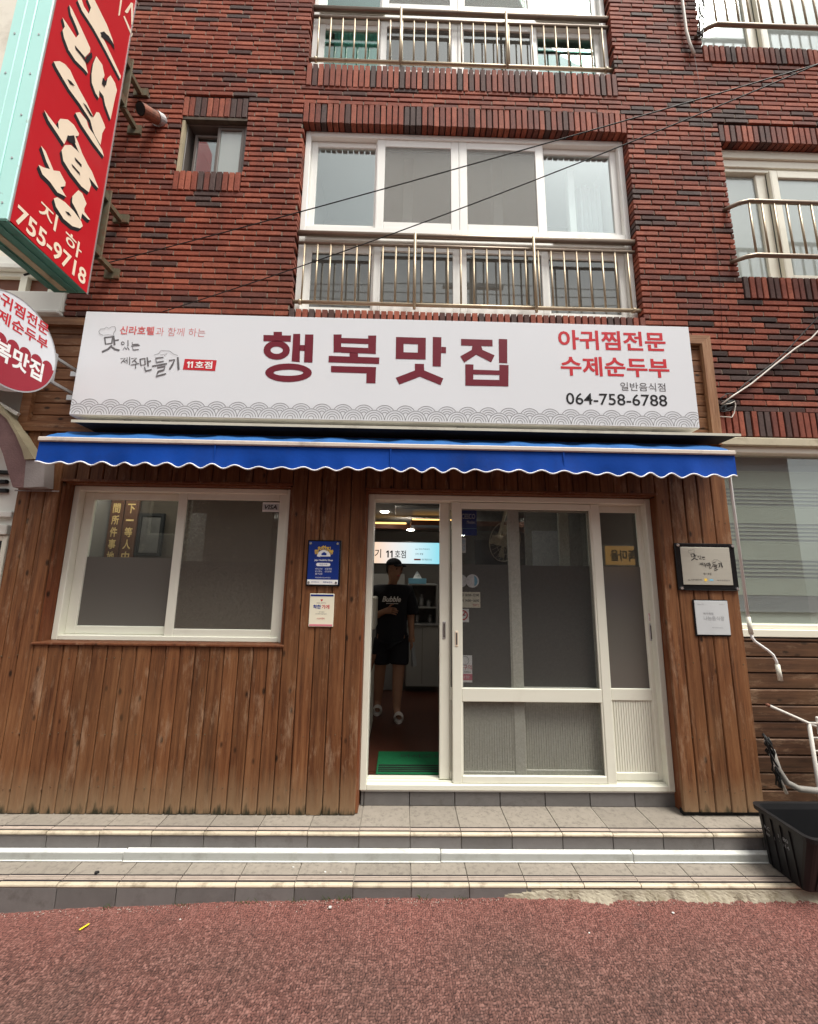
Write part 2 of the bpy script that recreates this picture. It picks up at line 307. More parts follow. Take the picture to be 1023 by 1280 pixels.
# ------------------------------------------------------------------ mesh helpers
class MB:
    def __init__(s): s.v = []; s.f = []; s.mi = []
    def add(s, vs, fs, mi=0):
        b = len(s.v); s.v += [tuple(x) for x in vs]
        for f in fs: s.f.append(tuple(b+i for i in f)); s.mi.append(mi)
        return s
    def box(s, x0, x1, y0, y1, z0, z1, mi=0, bev=0.0):
        if x0 > x1: x0, x1 = x1, x0
        if y0 > y1: y0, y1 = y1, y0
        if z0 > z1: z0, z1 = z1, z0
        if bev <= 0:
            vs = [(x, y, z) for x in (x0, x1) for y in (y0, y1) for z in (z0, z1)]
            return s.add(vs, [(0, 1, 3, 2), (4, 6, 7, 5), (0, 4, 5, 1), (2, 3, 7, 6), (0, 2, 6, 4), (1, 5, 7, 3)], mi)
        b = min(bev, (x1-x0)*.45, (y1-y0)*.45, (z1-z0)*.45)
        X, Y, Z = (x0, x1), (y0, y1), (z0, z1); vs = []; ix = {}
        for i in (0, 1):
            for j in (0, 1):
                for k in (0, 1):
                    sx, sy, sz = (b if i == 0 else -b), (b if j == 0 else -b), (b if k == 0 else -b)
                    ix[i, j, k, 0] = len(vs); vs.append((X[i], Y[j]+sy, Z[k]+sz))
                    ix[i, j, k, 1] = len(vs); vs.append((X[i]+sx, Y[j], Z[k]+sz))
                    ix[i, j, k, 2] = len(vs); vs.append((X[i]+sx, Y[j]+sy, Z[k]))
        fs = []
        q = [(0, 0), (0, 1), (1, 1), (1, 0)]
        for i in (0, 1):
            f = [ix[i, a, c, 0] for a, c in q]; fs.append(f if i == 0 else f[::-1])
            f = [ix[a, i, c, 1] for a, c in q]; fs.append(f[::-1] if i == 0 else f)
            f = [ix[a, c, i, 2] for a, c in q]; fs.append(f if i == 0 else f[::-1])
        for i in (0, 1):
            for j in (0, 1):
                fs.append((ix[i, j, 0, 0], ix[i, j, 1, 0], ix[i, j, 1, 1], ix[i, j, 0, 1]))
                fs.append((ix[i, 0, j, 0], ix[i, 1, j, 0], ix[i, 1, j, 2], ix[i, 0, j, 2]))
                fs.append((ix[0, i, j, 1], ix[1, i, j, 1], ix[1, i, j, 2], ix[0, i, j, 2]))
                for k in (0, 1): fs.append((ix[i, j, k, 0], ix[i, j, k, 1], ix[i, j, k, 2]))
        return s.add(vs, fs, mi)
    def tube(s, pts, r, n=8, mi=0, caps=True):
        pts = [Vector(p) for p in pts]; rr = r if isinstance(r, (list, tuple)) else [r]*len(pts)
        rings = []; prev = None
        for i, p in enumerate(pts):
            d = (pts[min(i+1, len(pts)-1)]-pts[max(i-1, 0)]).normalized()
            if prev is None:
                a = d.orthogonal().normalized()
            else:
                a = (prev-d*prev.dot(d)); a = a.normalized() if a.length > 1e-6 else d.orthogonal().normalized()
            prev = a; b = d.cross(a)
            rings.append([p+a*math.cos(2*math.pi*k/n)*rr[i]+b*math.sin(2*math.pi*k/n)*rr[i] for k in range(n)])
        vs = [v for ring in rings for v in ring]; fs = []
        for i in range(len(pts)-1):
            for k in range(n):
                fs.append((i*n+k, i*n+(k+1) % n, (i+1)*n+(k+1) % n, (i+1)*n+k))
        if caps: fs.append(tuple(range(n))[::-1]); fs.append(tuple((len(pts)-1)*n+k for k in range(n)))
        return s.add(vs, fs, mi)
    def prism(s, poly, fn, w0, w1, mi=0):
        n = len(poly)
        vs = [fn(u, v, w0) for u, v in poly]+[fn(u, v, w1) for u, v in poly]
        fs = [tuple(range(n)), tuple(range(n, 2*n))[::-1]]+[(i, i+n, (i+1) % n+n, (i+1) % n) for i in range(n)]
        return s.add(vs, fs, mi)
    def flat(s, poly, fn, w, mi=0):
        return s.add([fn(u, v, w) for u, v in poly], [tuple(range(len(poly)))], mi)
    def ring(s, outer, inner, fn, w, mi=0):
        n = len(outer)
        vs = [fn(u, v, w) for u, v in outer]+[fn(u, v, w) for u, v in inner]
        return s.add(vs, [(i, (i+1) % n, (i+1) % n+n, i+n) for i in range(n)], mi)
    def ribbon(s, pts, width, fn, w, mi=0, taper=True):
        P = [Vector((p[0], p[1])) for p in pts]; n = len(P); L = []; Rr = []
        for i in range(n):
            d = (P[min(i+1, n-1)]-P[max(i-1, 0)]); d = d.normalized() if d.length > 0 else Vector((1, 0)); nn = Vector((-d.y, d.x))
            wd = width*.5*((.75+.35*math.sin(math.pi*(i+.3)/n)) if taper else 1)
            L.append(P[i]+nn*wd); Rr.append(P[i]-nn*wd)
        vs = [fn(p.x, p.y, w) for p in L]+[fn(p.x, p.y, w) for p in Rr]
        return s.add(vs, [(i, i+1, n+i+1, n+i) for i in range(n-1)], mi)
    def build(s, name, mats, parent=None, smooth=False, origin=None):
        if not isinstance(mats, (list, tuple)): mats = [mats]
        me = bpy.data.meshes.new(name)
        a = np.array(s.v, float)
        o = Vector(origin) if origin is not None else Vector(((a[:, 0].min()+a[:, 0].max())/2, (a[:, 1].min()+a[:, 1].max())/2, a[:, 2].min()))
        me.from_pydata([(x-o.x, y-o.y, z-o.z) for x, y, z in s.v], [], s.f)
        for m in mats: me.materials.append(M[m] if isinstance(m, str) else m)
        if len(mats) > 1: me.polygons.foreach_set('material_index', s.mi)
        if smooth: me.polygons.foreach_set('use_smooth', [True]*len(me.polygons))
        me.update()
        bm = bmesh.new(); bm.from_mesh(me); bmesh.ops.recalc_face_normals(bm, faces=bm.faces); bm.to_mesh(me); bm.free()
        return link(name, me, parent, o)
WORLD = {}
def link(name, me, parent=None, o=(0, 0, 0)):
    ob = bpy.data.objects.new(name, me); col.objects.link(ob); o = Vector(o)
    if parent is not None:
        ob.parent = parent; ob.location = o-WORLD[parent.name]
    else: ob.location = o
    WORLD[ob.name] = o
    return ob
def inst(src, parent, o): return link(src.name.split('.')[0], src.data, parent, o)
def tag(o, label, cat, group=None, kind=None):
    o['label'] = label; o['category'] = cat
    if group: o['group'] = group
    if kind: o['kind'] = kind
    return o
def thing(name, loc, label, cat, group=None):
    o = bpy.data.objects.new(name, None); col.objects.link(o); o.location = loc; o.empty_display_size = .1
    WORLD[o.name] = Vector(loc); return tag(o, label, cat, group)
def struct(o, label=None):
    o['kind'] = 'structure'
    if label: o['label'] = label
    return o
def B(*a, **k): return MB().box(*a, **k)
def FY(u, v, w): return (u, w, v)          # facing the street
def FX(u, v, w): return (w, u, v)          # facing +x, u runs along y
def TOPZ(u, v, w): return (u, v, w)
_tc = {}
def text(body, rect, fn, w, mat, parent, name='lettering', bold=0.0, shear=0.0, flip=False):
    key = (body, bold, shear)
    if key not in _tc:
        c = bpy.data.curves.new('t', 'FONT'); c.body = body; c.offset = bold; c.shear = shear; c.resolution_u = 3
        o = bpy.data.objects.new('t', c); col.objects.link(o)
        dg = bpy.context.evaluated_depsgraph_get(); dg.update()
        me = o.evaluated_get(dg).to_mesh()
        _tc[key] = ([tuple(v.co) for v in me.vertices], [tuple(p.vertices) for p in me.polygons])
        o.evaluated_get(dg).to_mesh_clear(); bpy.data.objects.remove(o); bpy.data.curves.remove(c)
    vs, fs = _tc[key]
    x = [v[0] for v in vs]; y = [v[1] for v in vs]
    ax, bx, ay, by = min(x), max(x), min(y), max(y)
    u0, u1, v0, v1 = rect
    mb = MB(); mb.add([fn(u0+(a-ax)/(bx-ax)*(u1-u0), v0+(b-ay)/(by-ay)*(v1-v0), w) for a, b, _ in vs], fs)
    return mb.build(name, mat, parent)

# traced lettering, metres on the plane of each sign
BIG= [([(-1.01,3.288),(-0.946,3.29),(-0.944,3.261),(-1.008,3.26)],None),([(-1.085,3.26),(-0.875,3.261),(-0.874,3.209),(-1.081,3.208)],None),([(-0.876,3.139),(-0.879,3.114),(-0.892,3.092),(-0.913,3.074),(-0.94,3.062),(-0.97,3.058),(-1.001,3.061),(-1.03,3.071),(-1.053,3.088),(-1.069,3.109),(-1.075,3.134),(-1.072,3.158),(-1.06,3.181),(-1.039,3.199),(-1.012,3.211),(-0.981,3.216),(-0.95,3.213),(-0.921,3.202),(-0.898,3.185),(-0.882,3.163)],[(-0.929,3.138),(-0.931,3.128),(-0.937,3.12),(-0.947,3.113),(-0.959,3.108),(-0.974,3.106),(-0.988,3.107),(-1.001,3.111),(-1.012,3.118),(-1.019,3.126),(-1.022,3.135),(-1.021,3.144),(-1.015,3.153),(-1.005,3.16),(-0.992,3.165),(-0.978,3.167),(-0.963,3.165),(-0.95,3.161),(-0.939,3.155),(-0.932,3.147)]),([(-0.859,3.275),(-0.806,3.277),(-0.796,3.044),(-0.857,3.047)],None),([(-0.769,3.273),(-0.705,3.275),(-0.7,3.042),(-0.764,3.042)],None),([(-0.804,3.183),(-0.764,3.184),(-0.763,3.137),(-0.803,3.136)],None),([(-0.7,2.959),(-0.703,2.942),(-0.715,2.926),(-0.735,2.911),(-0.762,2.899),(-0.795,2.889),(-0.831,2.883),(-0.87,2.88),(-0.909,2.881),(-0.946,2.885),(-0.979,2.893),(-1.008,2.905),(-1.029,2.918),(-1.043,2.934),(-1.049,2.95),(-1.046,2.967),(-1.034,2.983),(-1.014,2.998),(-0.988,3.011),(-0.955,3.021),(-0.918,3.027),(-0.88,3.03),(-0.84,3.029),(-0.803,3.025),(-0.769,3.016),(-0.741,3.005),(-0.719,2.991),(-0.705,2.976)],[(-0.763,2.957),(-0.766,2.952),(-0.774,2.946),(-0.787,2.941),(-0.804,2.937),(-0.825,2.933),(-0.848,2.931),(-0.873,2.93),(-0.898,2.93),(-0.921,2.931),(-0.943,2.933),(-0.961,2.937),(-0.974,2.941),(-0.983,2.946),(-0.986,2.952),(-0.984,2.957),(-0.976,2.963),(-0.963,2.968),(-0.945,2.972),(-0.924,2.976),(-0.901,2.978),(-0.876,2.98),(-0.851,2.98),(-0.828,2.978),(-0.806,2.976),(-0.788,2.972),(-0.775,2.968),(-0.766,2.963)]),([(-0.552,3.279),(-0.49,3.281),(-0.491,3.21),(-0.488,3.131),(-0.545,3.129)],None),([(-0.287,3.277),(-0.225,3.279),(-0.224,3.124),(-0.282,3.127)],None),([(-0.491,3.252),(-0.286,3.251),(-0.285,3.206),(-0.491,3.208)],None),([(-0.49,3.177),(-0.284,3.173),(-0.282,3.127),(-0.488,3.128)],None),([(-0.424,3.132),(-0.359,3.129),(-0.358,3.097),(-0.422,3.097)],None),([(-0.58,3.1),(-0.196,3.096),(-0.197,3.043),(-0.58,3.047)],None),([(-0.559,3.018),(-0.219,3.017),(-0.22,2.885),(-0.289,2.885),(-0.29,2.965),(-0.557,2.967)],None),([(-0.073,3.271),(0.156,3.27),(0.156,3.089),(-0.072,3.088)],[(-0.014,3.216),(0.096,3.214),(0.095,3.144),(-0.013,3.145)]),([(0.21,3.279),(0.276,3.278),(0.272,3.034),(0.209,3.035)],None),([(0.276,3.198),(0.312,3.196),(0.312,3.145),(0.274,3.146)],None),([(0.074,3.052),(0.143,3.052),(0.146,2.999),(0.291,2.938),(0.27,2.883),(0.114,2.947),(-0.042,2.88),(-0.068,2.934),(0.075,2.997)],None),([(0.428,3.268),(0.671,3.267),(0.67,3.213),(0.583,3.213),(0.592,3.18),(0.684,3.138),(0.657,3.079),(0.543,3.139),(0.45,3.071),(0.42,3.122),(0.509,3.178),(0.514,3.213),(0.427,3.213)],None),([(0.719,3.276),(0.785,3.275),(0.78,3.075),(0.717,3.076)],None),([(0.458,3.058),(0.521,3.057),(0.516,2.884),(0.457,2.883)],None),([(0.719,3.06),(0.79,3.059),(0.783,2.884),(0.715,2.885)],None),([(0.52,3.015),(0.718,3.013),(0.717,2.976),(0.517,2.976)],None),([(0.517,2.935),(0.716,2.935),(0.715,2.885),(0.516,2.884)],None)]
LOGO= [([(-2.276,3.208),(-2.26,3.152),(-2.214,3.16),(-2.217,3.214),(-2.275,3.205)],0.0122),([(-2.21,3.222),(-2.192,3.145)],0.0134),([(-2.198,3.184),(-2.166,3.19)],0.0098),([(-2.212,3.145),(-2.234,3.113),(-2.277,3.087)],0.0146),([(-2.216,3.132),(-2.184,3.112),(-2.149,3.103)],0.0134),([(-2.122,3.163),(-2.123,3.156),(-2.127,3.152),(-2.133,3.151),(-2.139,3.153),(-2.142,3.159),(-2.143,3.165),(-2.141,3.171),(-2.136,3.174),(-2.13,3.173),(-2.125,3.169),(-2.122,3.162)],0.0061),([(-2.098,3.189),(-2.091,3.14)],0.0073),([(-2.124,3.108),(-2.114,3.132),(-2.1,3.112)],0.0061),([(-2.1,3.112),(-2.094,3.132),(-2.077,3.108)],0.0061),([(-2.064,3.173),(-2.061,3.154),(-2.014,3.158)],0.0073),([(-2.068,3.14),(-2.004,3.15)],0.0073),([(-2.055,3.132),(-2.049,3.109),(-2.007,3.115)],0.0073),([(-2.133,3.035),(-2.098,3.043),(-2.124,3.001)],0.0061),([(-2.108,3.022),(-2.091,3.004)],0.0061),([(-2.097,3.024),(-2.083,3.025)],0.0061),([(-2.085,3.048),(-2.078,2.996)],0.0061),([(-2.067,3.052),(-2.059,2.99)],0.0073),([(-2.053,3.039),(-2.014,3.045),(-2.044,3.009)],0.0073),([(-2.032,3.027),(-2.007,3.007)],0.0073),([(-2.048,2.987),(-1.99,3.001)],0.0073),([(-2.015,2.993),(-2.011,2.958)],0.0073),([(-1.989,3.038),(-1.975,2.986),(-1.944,2.993),(-1.953,3.043),(-1.988,3.035)],0.0098),([(-1.937,3.052),(-1.92,2.98)],0.011),([(-1.927,3.017),(-1.905,3.024)],0.0085),([(-1.947,2.976),(-1.935,2.941),(-1.891,2.954)],0.011),([(-1.815,3.055),(-1.873,3.047),(-1.864,3.013),(-1.81,3.023)],0.0098),([(-1.892,2.981),(-1.784,3.005)],0.011),([(-1.853,2.97),(-1.795,2.982),(-1.801,2.954),(-1.841,2.94),(-1.853,2.9),(-1.782,2.924)],0.0122),([(-1.773,3.03),(-1.731,3.038),(-1.743,2.996),(-1.76,2.96)],0.0122),([(-1.71,3.059),(-1.692,2.959)],0.0146),([(-2.287,3.223),(-2.313,3.235),(-2.324,3.253),(-2.313,3.275),(-2.285,3.277),(-2.273,3.292),(-2.253,3.282),(-2.233,3.296),(-2.209,3.297),(-2.199,3.271),(-2.211,3.246),(-2.211,3.222)],0.003),([(-2.285,3.223),(-2.253,3.229),(-2.212,3.223)],0.0024),([(-1.888,3.07),(-1.855,3.085),(-1.84,3.11),(-1.776,3.107),(-1.744,3.083),(-1.711,3.072)],0.003),([(-1.842,3.074),(-1.791,3.084),(-1.812,3.066)],0.0024)]
KARA= [[(-0.687,5.589),(-0.643,5.571),(-0.539,5.591),(-0.414,5.588),(-0.241,5.568),(-0.238,5.603),(-0.425,5.646),(-0.481,5.648),(-0.453,5.707),(-0.404,5.745),(-0.354,5.751),(-0.367,5.77),(-0.436,5.804),(-0.52,5.812),(-0.574,5.817),(-0.623,5.725),(-0.584,5.71),(-0.592,5.636),(-0.633,5.627),(-0.664,5.647)],[(-0.735,5.458),(-0.71,5.462),(-0.595,5.428),(-0.533,5.404),(-0.53,5.373),(-0.563,5.261),(-0.514,5.19),(-0.548,5.18),(-0.623,5.142),(-0.682,5.14),(-0.726,5.173),(-0.745,5.208),(-0.735,5.258),(-0.761,5.294),(-0.731,5.3),(-0.648,5.308),(-0.632,5.37),(-0.664,5.392),(-0.714,5.413)],[(-0.477,5.422),(-0.417,5.434),(-0.383,5.383),(-0.389,5.306),(-0.355,5.321),(-0.354,5.399),(-0.333,5.462),(-0.282,5.464),(-0.253,5.431),(-0.259,5.345),(-0.266,5.115),(-0.333,5.161),(-0.361,5.208),(-0.404,5.202),(-0.395,5.136),(-0.43,5.135),(-0.474,5.168),(-0.488,5.231),(-0.49,5.331)],[(-0.76,4.907),(-0.724,4.969),(-0.687,5.003),(-0.645,5.017),(-0.609,4.999),(-0.552,4.979),(-0.478,4.963),(-0.411,4.933),(-0.397,5.003),(-0.372,5.032),(-0.311,5.002),(-0.3,4.987),(-0.317,4.912),(-0.315,4.8),(-0.376,4.812),(-0.402,4.832),(-0.433,4.875),(-0.533,4.882),(-0.625,4.874),(-0.69,4.886),(-0.734,4.894)],[(-0.553,4.772),(-0.522,4.824),(-0.461,4.835),(-0.434,4.803),(-0.39,4.807),(-0.292,4.78),(-0.267,4.747),(-0.377,4.74),(-0.494,4.748)],[(-0.757,4.505),(-0.725,4.502),(-0.643,4.504),(-0.657,4.547),(-0.647,4.588),(-0.596,4.652),(-0.548,4.673),(-0.498,4.661),(-0.501,4.637),(-0.522,4.608),(-0.492,4.589),(-0.45,4.55),(-0.395,4.524),(-0.449,4.51),(-0.511,4.55),(-0.543,4.575),(-0.576,4.543),(-0.58,4.499),(-0.589,4.448),(-0.647,4.46),(-0.72,4.473)],[(-0.583,4.449),(-0.542,4.503),(-0.493,4.521),(-0.424,4.528),(-0.349,4.512),(-0.268,4.448),(-0.291,4.443),(-0.364,4.439),(-0.336,4.404),(-0.343,4.328),(-0.41,4.304),(-0.506,4.309),(-0.573,4.328),(-0.599,4.385)],[(-0.734,4.249),(-0.7,4.248),(-0.625,4.183),(-0.585,4.226),(-0.53,4.197),(-0.528,4.168),(-0.56,4.125),(-0.505,4.103),(-0.573,4.066),(-0.635,4.08),(-0.69,4.074),(-0.724,4.107),(-0.689,4.129),(-0.65,4.164),(-0.684,4.19)],[(-0.428,4.25),(-0.395,4.261),(-0.345,4.223),(-0.357,4.171),(-0.352,4.144),(-0.292,4.134),(-0.311,4.12),(-0.367,4.114),(-0.37,4.053),(-0.41,4.087),(-0.458,4.112),(-0.464,4.157)],[(-0.59,3.997),(-0.567,4.032),(-0.509,4.056),(-0.433,4.063),(-0.362,4.048),(-0.344,4.027),(-0.364,3.987),(-0.424,3.945),(-0.498,3.931),(-0.565,3.958)]]
KDARK= [[(-0.475,5.658),(-0.453,5.709),(-0.394,5.738),(-0.348,5.746),(-0.339,5.715),(-0.38,5.708),(-0.429,5.666),(-0.467,5.628)],[(-0.648,5.238),(-0.565,5.271),(-0.543,5.244),(-0.58,5.24),(-0.638,5.22)],[(-0.654,4.924),(-0.626,4.947),(-0.594,4.953),(-0.627,4.918)],[(-0.516,4.922),(-0.488,4.936),(-0.413,4.93),(-0.439,4.908)],[(-0.516,4.377),(-0.442,4.386),(-0.436,4.369),(-0.503,4.364)],[(-0.502,4.45),(-0.44,4.461),(-0.437,4.443),(-0.489,4.433)],[(-0.498,3.994),(-0.469,4.014),(-0.446,4.006),(-0.471,3.989)],[(-0.58,4.531),(-0.534,4.599),(-0.513,4.561),(-0.544,4.514),(-0.58,4.499)],[(-0.396,5.34),(-0.366,5.35),(-0.366,5.29),(-0.396,5.281)],[(-0.549,5.298),(-0.519,5.391),(-0.507,5.36),(-0.534,5.258),(-0.559,5.239)]]
KTOP= [[(-0.363,6.232),(-0.347,6.262),(-0.343,6.074),(-0.356,6.047)],[(-0.311,6.123),(-0.298,6.148),(-0.195,6.132),(-0.198,6.092)],[(-0.289,6.197),(-0.305,6.185),(-0.261,6.367),(-0.24,6.398),(-0.201,6.196),(-0.223,6.191),(-0.254,6.329),(-0.275,6.223)]]
ARCH_IN= [(-3.019,2.367),(-2.993,2.324),(-2.926,2.177),(-2.871,2.063)]
ARCH_OUT= [(-3.07,2.644),(-2.993,2.582),(-2.907,2.463),(-2.839,2.345),(-2.808,2.272)]
ARCH_TRIM= [(-3.083,2.715),(-2.969,2.582),(-2.853,2.426),(-2.739,2.279)]
ARCH_BLOCK= [(-2.79,2.064),(-2.808,2.272),(-2.667,2.268),(-2.635,2.073)]

# ================================================================== GROUND
ROADZ = -.345
def road_h(x, y):
    left = np.clip((-x-.2)/2.6, 0, 1.4)
    return ROADZ-.095*left**1.1-.012*np.clip(-y-.4, 0, 4)
def build_road():
    fx = np.arange(-3.2, 3.2, .0044); fy = np.arange(-1.75, -.28, .0044)
    xs = np.concatenate([[-60, -30, -12, -6], fx, [3.5, 4.2, 6, 12, 30, 60]])
    ys = np.concatenate([[-60, -30, -14, -9, -6, -4, -3, -2.2], fy, [0.0, 1.0]])
    XX, YY = np.meshgrid(xs, ys)
    # cellular aggregate: distance to jittered cell points
    cell = .0125; rng = np.random.default_rng(3)
    gx, gy = 700, 260
    jx = rng.uniform(.1, .9, (gy, gx)); jy = rng.uniform(.1, .9, (gy, gx)); tone = rng.uniform(0, 1, (gy, gx)); hh = rng.uniform(.45, 1, (gy, gx))
    ux = (XX+3.6)/cell; uy = (YY+2.5)/cell
    ix = np.floor(ux).astype(int); iy = np.floor(uy).astype(int)
    d1 = np.full(XX.shape, 9.); d2 = np.full(XX.shape, 9.); t = np.zeros(XX.shape); h = np.zeros(XX.shape)
    for dx in (-1, 0, 1):
        for dy in (-1, 0, 1):
            cx = np.clip(ix+dx, 0, gx-1); cy = np.clip(iy+dy, 0, gy-1)
            d = np.hypot(ux-(ix+dx)-jx[cy, cx], uy-(iy+dy)-jy[cy, cx])
            better = d < d1
            d2 = np.where(better, d1, np.minimum(d2, d)); t = np.where(better, tone[cy, cx], t); h = np.where(better, hh[cy, cx], h); d1 = np.where(better, d, d1)
    edge = np.clip((d2-d1)/.42, 0, 1)
    fine = (XX > -3.2) & (XX < 3.2) & (YY > -1.75) & (YY < -.28)
    dome = np.where(fine, np.sqrt(edge)*h, .6)
    lump = .003*np.sin(XX*3.1+YY*2.)+.003*np.sin(XX*7.3-YY*5.)
    ZZ = road_h(XX, YY)+np.where(fine, .0075*dome-.005+lump, 0)
    ny, nx = XX.shape
    me = bpy.data.meshes.new('road')
    me.vertices.add(nx*ny); me.vertices.foreach_set('co', np.stack([XX, YY, ZZ], -1).astype(np.float32).ravel())
    idx = np.arange(nx*ny).reshape(ny, nx)
    q = np.stack([idx[:-1, :-1], idx[:-1, 1:], idx[1:, 1:], idx[1:, :-1]], -1).reshape(-1)
    nf = (nx-1)*(ny-1)
    me.loops.add(nf*4); me.loops.foreach_set('vertex_index', q.astype(np.int32))
    me.polygons.add(nf); me.polygons.foreach_set('loop_start', (np.arange(nf)*4).astype(np.int32))
    me.update(calc_edges=True)
    ca = me.color_attributes.new('pebble', 'FLOAT_COLOR', 'POINT')
    cc = np.ones((ny, nx, 4), np.float32); cc[..., 0] = t; cc[..., 1] = np.where(fine, np.clip(edge*1.25, 0, 1), .7); cc[..., 2] = 0
    ca.data.foreach_set('color', cc.ravel())
    me.materials.append(M['road'])
    o = link('road', me); o['kind'] = 'structure'; o['label'] = 'coarse red bonded asphalt road in front of the steps'
build_road()

# ------------------------------------------------------------------ steps
DECK, TREAD = -.14, -.28
steps = B(-7, 2.72, -.165, .3, -.75, DECK-.012).box(-7, 2.72, -.382, -.165, -.75, TREAD-.012).build('steps', 'grout')
struct(steps, 'two low grey tiled steps running along the shopfront')
def nosed_tile(L, back, front, z, coarse):
    # profile in (y,z) from back to front; bands of the anti-slip nosing
    b = MB(); g = .0025
    x0, x1 = g, L-g; sgn = 1
    def strip(ya, yb, za, zb, mi): b.box(x0, x1, ya, yb, za, zb, mi)
    n = front
    segs = [(back, n+.078, 0, 0), (n+.078, n+.067, -.002, 1), (n+.067, n+.059, 0, 2), (n+.059, n+.055, -.002, 1), (n+.055, n+.047, 0, 2), (n+.047, n+.043, -.002, 1), (n+.043, n+.035, 0, 2), (n+.035, n+.02, -.002, 1)]
    if not coarse: segs = [(back, n+.068, 0, 0), (n+.068, n+.056, -.002, 1), (n+.056, n+.03, 0, 2), (n+.03, n+.017, -.002, 1)]
    last = segs[-1][1]
    for a, c, dz, mi in segs: strip(c, a, z-.014, z+dz, mi)
    # rounded nosing
    pr = [(last, z), (n+.006, z+.001), (n, z-.004), (n-.002, z-.011), (n+.002, z-.018), (last, z-.018)]
    b.prism(pr, lambda u, v, w: (w, u, v), x0, x1, 3)
    return b
def riser_tile(L, y, z0, z1):
    return MB().box(.0025, L-.0025, y, y+.012, z0, z1, 0, .002)
tp = None
def lay(name, make, xs, z, y, mats, jit=.0012):
    src = None
    for i in range(len(xs)-1):
        L = xs[i+1]-xs[i]
        o = make(L).build(name, mats, steps, origin=(0, 0, 0)) if (src is None or abs(L-src[0]) > .002) else inst(src[1], steps, (0, 0, 0))
        if src is None or abs(L-src[0]) > .002: src = (L, o)
        o.location = Vector((xs[i], 0, random.uniform(-jit, jit)))-WORLD[steps.name]
up = [.084+.3225*i for i in range(-10, 9)]; up = [x for x in up if x < 2.7]+[2.70]
lo = [.087+.332*i for i in range(-10, 9)]; lo = [x for x in lo if x < 2.7]+[2.70]
tm = ['tile', 'tiledark', 'tileband', 'nosing']
lay('tread_tile', lambda L: nosed_tile(L, .16, -.182, DECK, False), up, 0, 0, tm)
lay('tread_tile', lambda L: nosed_tile(L, -.165, -.395, TREAD, True), lo, 0, 0, tm)
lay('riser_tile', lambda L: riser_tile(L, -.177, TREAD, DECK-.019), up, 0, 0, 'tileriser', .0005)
lo2 = [x for x in lo if x < .8]
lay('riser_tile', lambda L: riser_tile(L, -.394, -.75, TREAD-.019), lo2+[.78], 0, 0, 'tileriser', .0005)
# door step riser tiles and the aluminium strip on them
ds = [-.262]+[.084+.3225*i for i in range(0, 6)]+[2.045]
ds = [-.262, -.238]+[.084+.3225*i for i in range(0, 6)]+[2.02, 2.045]
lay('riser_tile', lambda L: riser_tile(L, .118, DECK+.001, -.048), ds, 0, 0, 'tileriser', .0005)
B(-.262, 2.045, .112, .2, -.047, -.036, 0, .002).build('step_edge_strip', 'alu', steps)
# white L-shaped strip against the upper riser, in three lengths
for a, c, dy, dz in ((-4, -1.667, 0, 0), (-1.662, .272, .004, .004), (.275, 1.475, 0, .001), (1.478, 2.66, .002, 0)):
    MB().box(a, c, -.212-dy, -.178, TREAD+.004, TREAD+.052+dz, 0, .004).box(a+.001, c-.001, -.2155-dy, -.2122-dy, TREAD+.009, TREAD+.045+dz, 1).box(a, c, -.2215-dy, -.212-dy, TREAD+.0015, TREAD+.008, 0, .002).build('edge_strip', ['stripwhite', 'stripgrey'], steps)
# broken concrete under the nosing at the right
def rubble(name, x0, x1, seed, ztop, parent, mat):
    rng = random.Random(seed); n = 150; rows = 9; mb = MB(); vs = []
    base = [0]*(n+1)
    for i in range(1, n+1): base[i] = base[i-1]*.86+rng.uniform(-.006, .006)
    for i in range(n+1):
        x = x0+(x1-x0)*i/n; e = min(1, i/22, (n-i)/4); out = (.010+base[i])*e+.002*e
        for j in range(rows):
            t = j/(rows-1); z = ztop-.002+(ROADZ-.006-ztop)*t
            y = -.3955-out*(t**1.6)*1.7-rng.uniform(0, .0022)*e*(0 if j == 0 else 1)-(.006*max(0, math.sin(x*19+base[i]*20))*t*t*e)
            if e < .999 and t < .55*(1-e): y = -.3925
            vs.append((x+rng.uniform(-.004, .004), y, z+(rng.uniform(-.003, .003) if 0 < j < rows-1 else 0)))
    mb.add(vs, [(i*rows+j, (i+1)*rows+j, (i+1)*rows+j+1, i*rows+j+1) for i in range(n) for j in range(rows-1)])
    return mb.build(name, mat, parent)
rubble('broken_concrete', .62, 2.72, 5, TREAD-.019, steps, 'concrete')

# ================================================================== BRICK BUILDING
YB = .08
bld = thing('apartment_building', (.6, .2, 2.6), 'red brick apartment building with white windows and metal railings above the shop', 'apartment building')
OPEN = dict(main=(-.98, 2.06, 3.70, 5.635), top=(-.985, 1.998, 6.315, 8.25), small=(-2.11, -1.51, 5.05, 5.66), right=(2.96, 5.3, 4.13, 5.575), tr=(2.91, 5.3, 6.72, 8.25))
SOLD = [(-1.0, 2.07, 5.635, 5.868, 'l'), (-1.0, 2.07, 3.462, 3.698, 's'), (-.995, 2.01, 6.05, 6.315, 's'), (-2.12, -1.515, 5.66, 5.88, 'l'), (-2.122, -1.515, 4.845, 5.05, 's'),
        (2.95, 5.3, 5.575, 5.77, 'l'), (2.975, 5.3, 3.91, 4.13, 's'), (2.9, 5.3, 6.515, 6.72, 's'), (2.555, 5.6, 2.637, 2.862, 'b')]
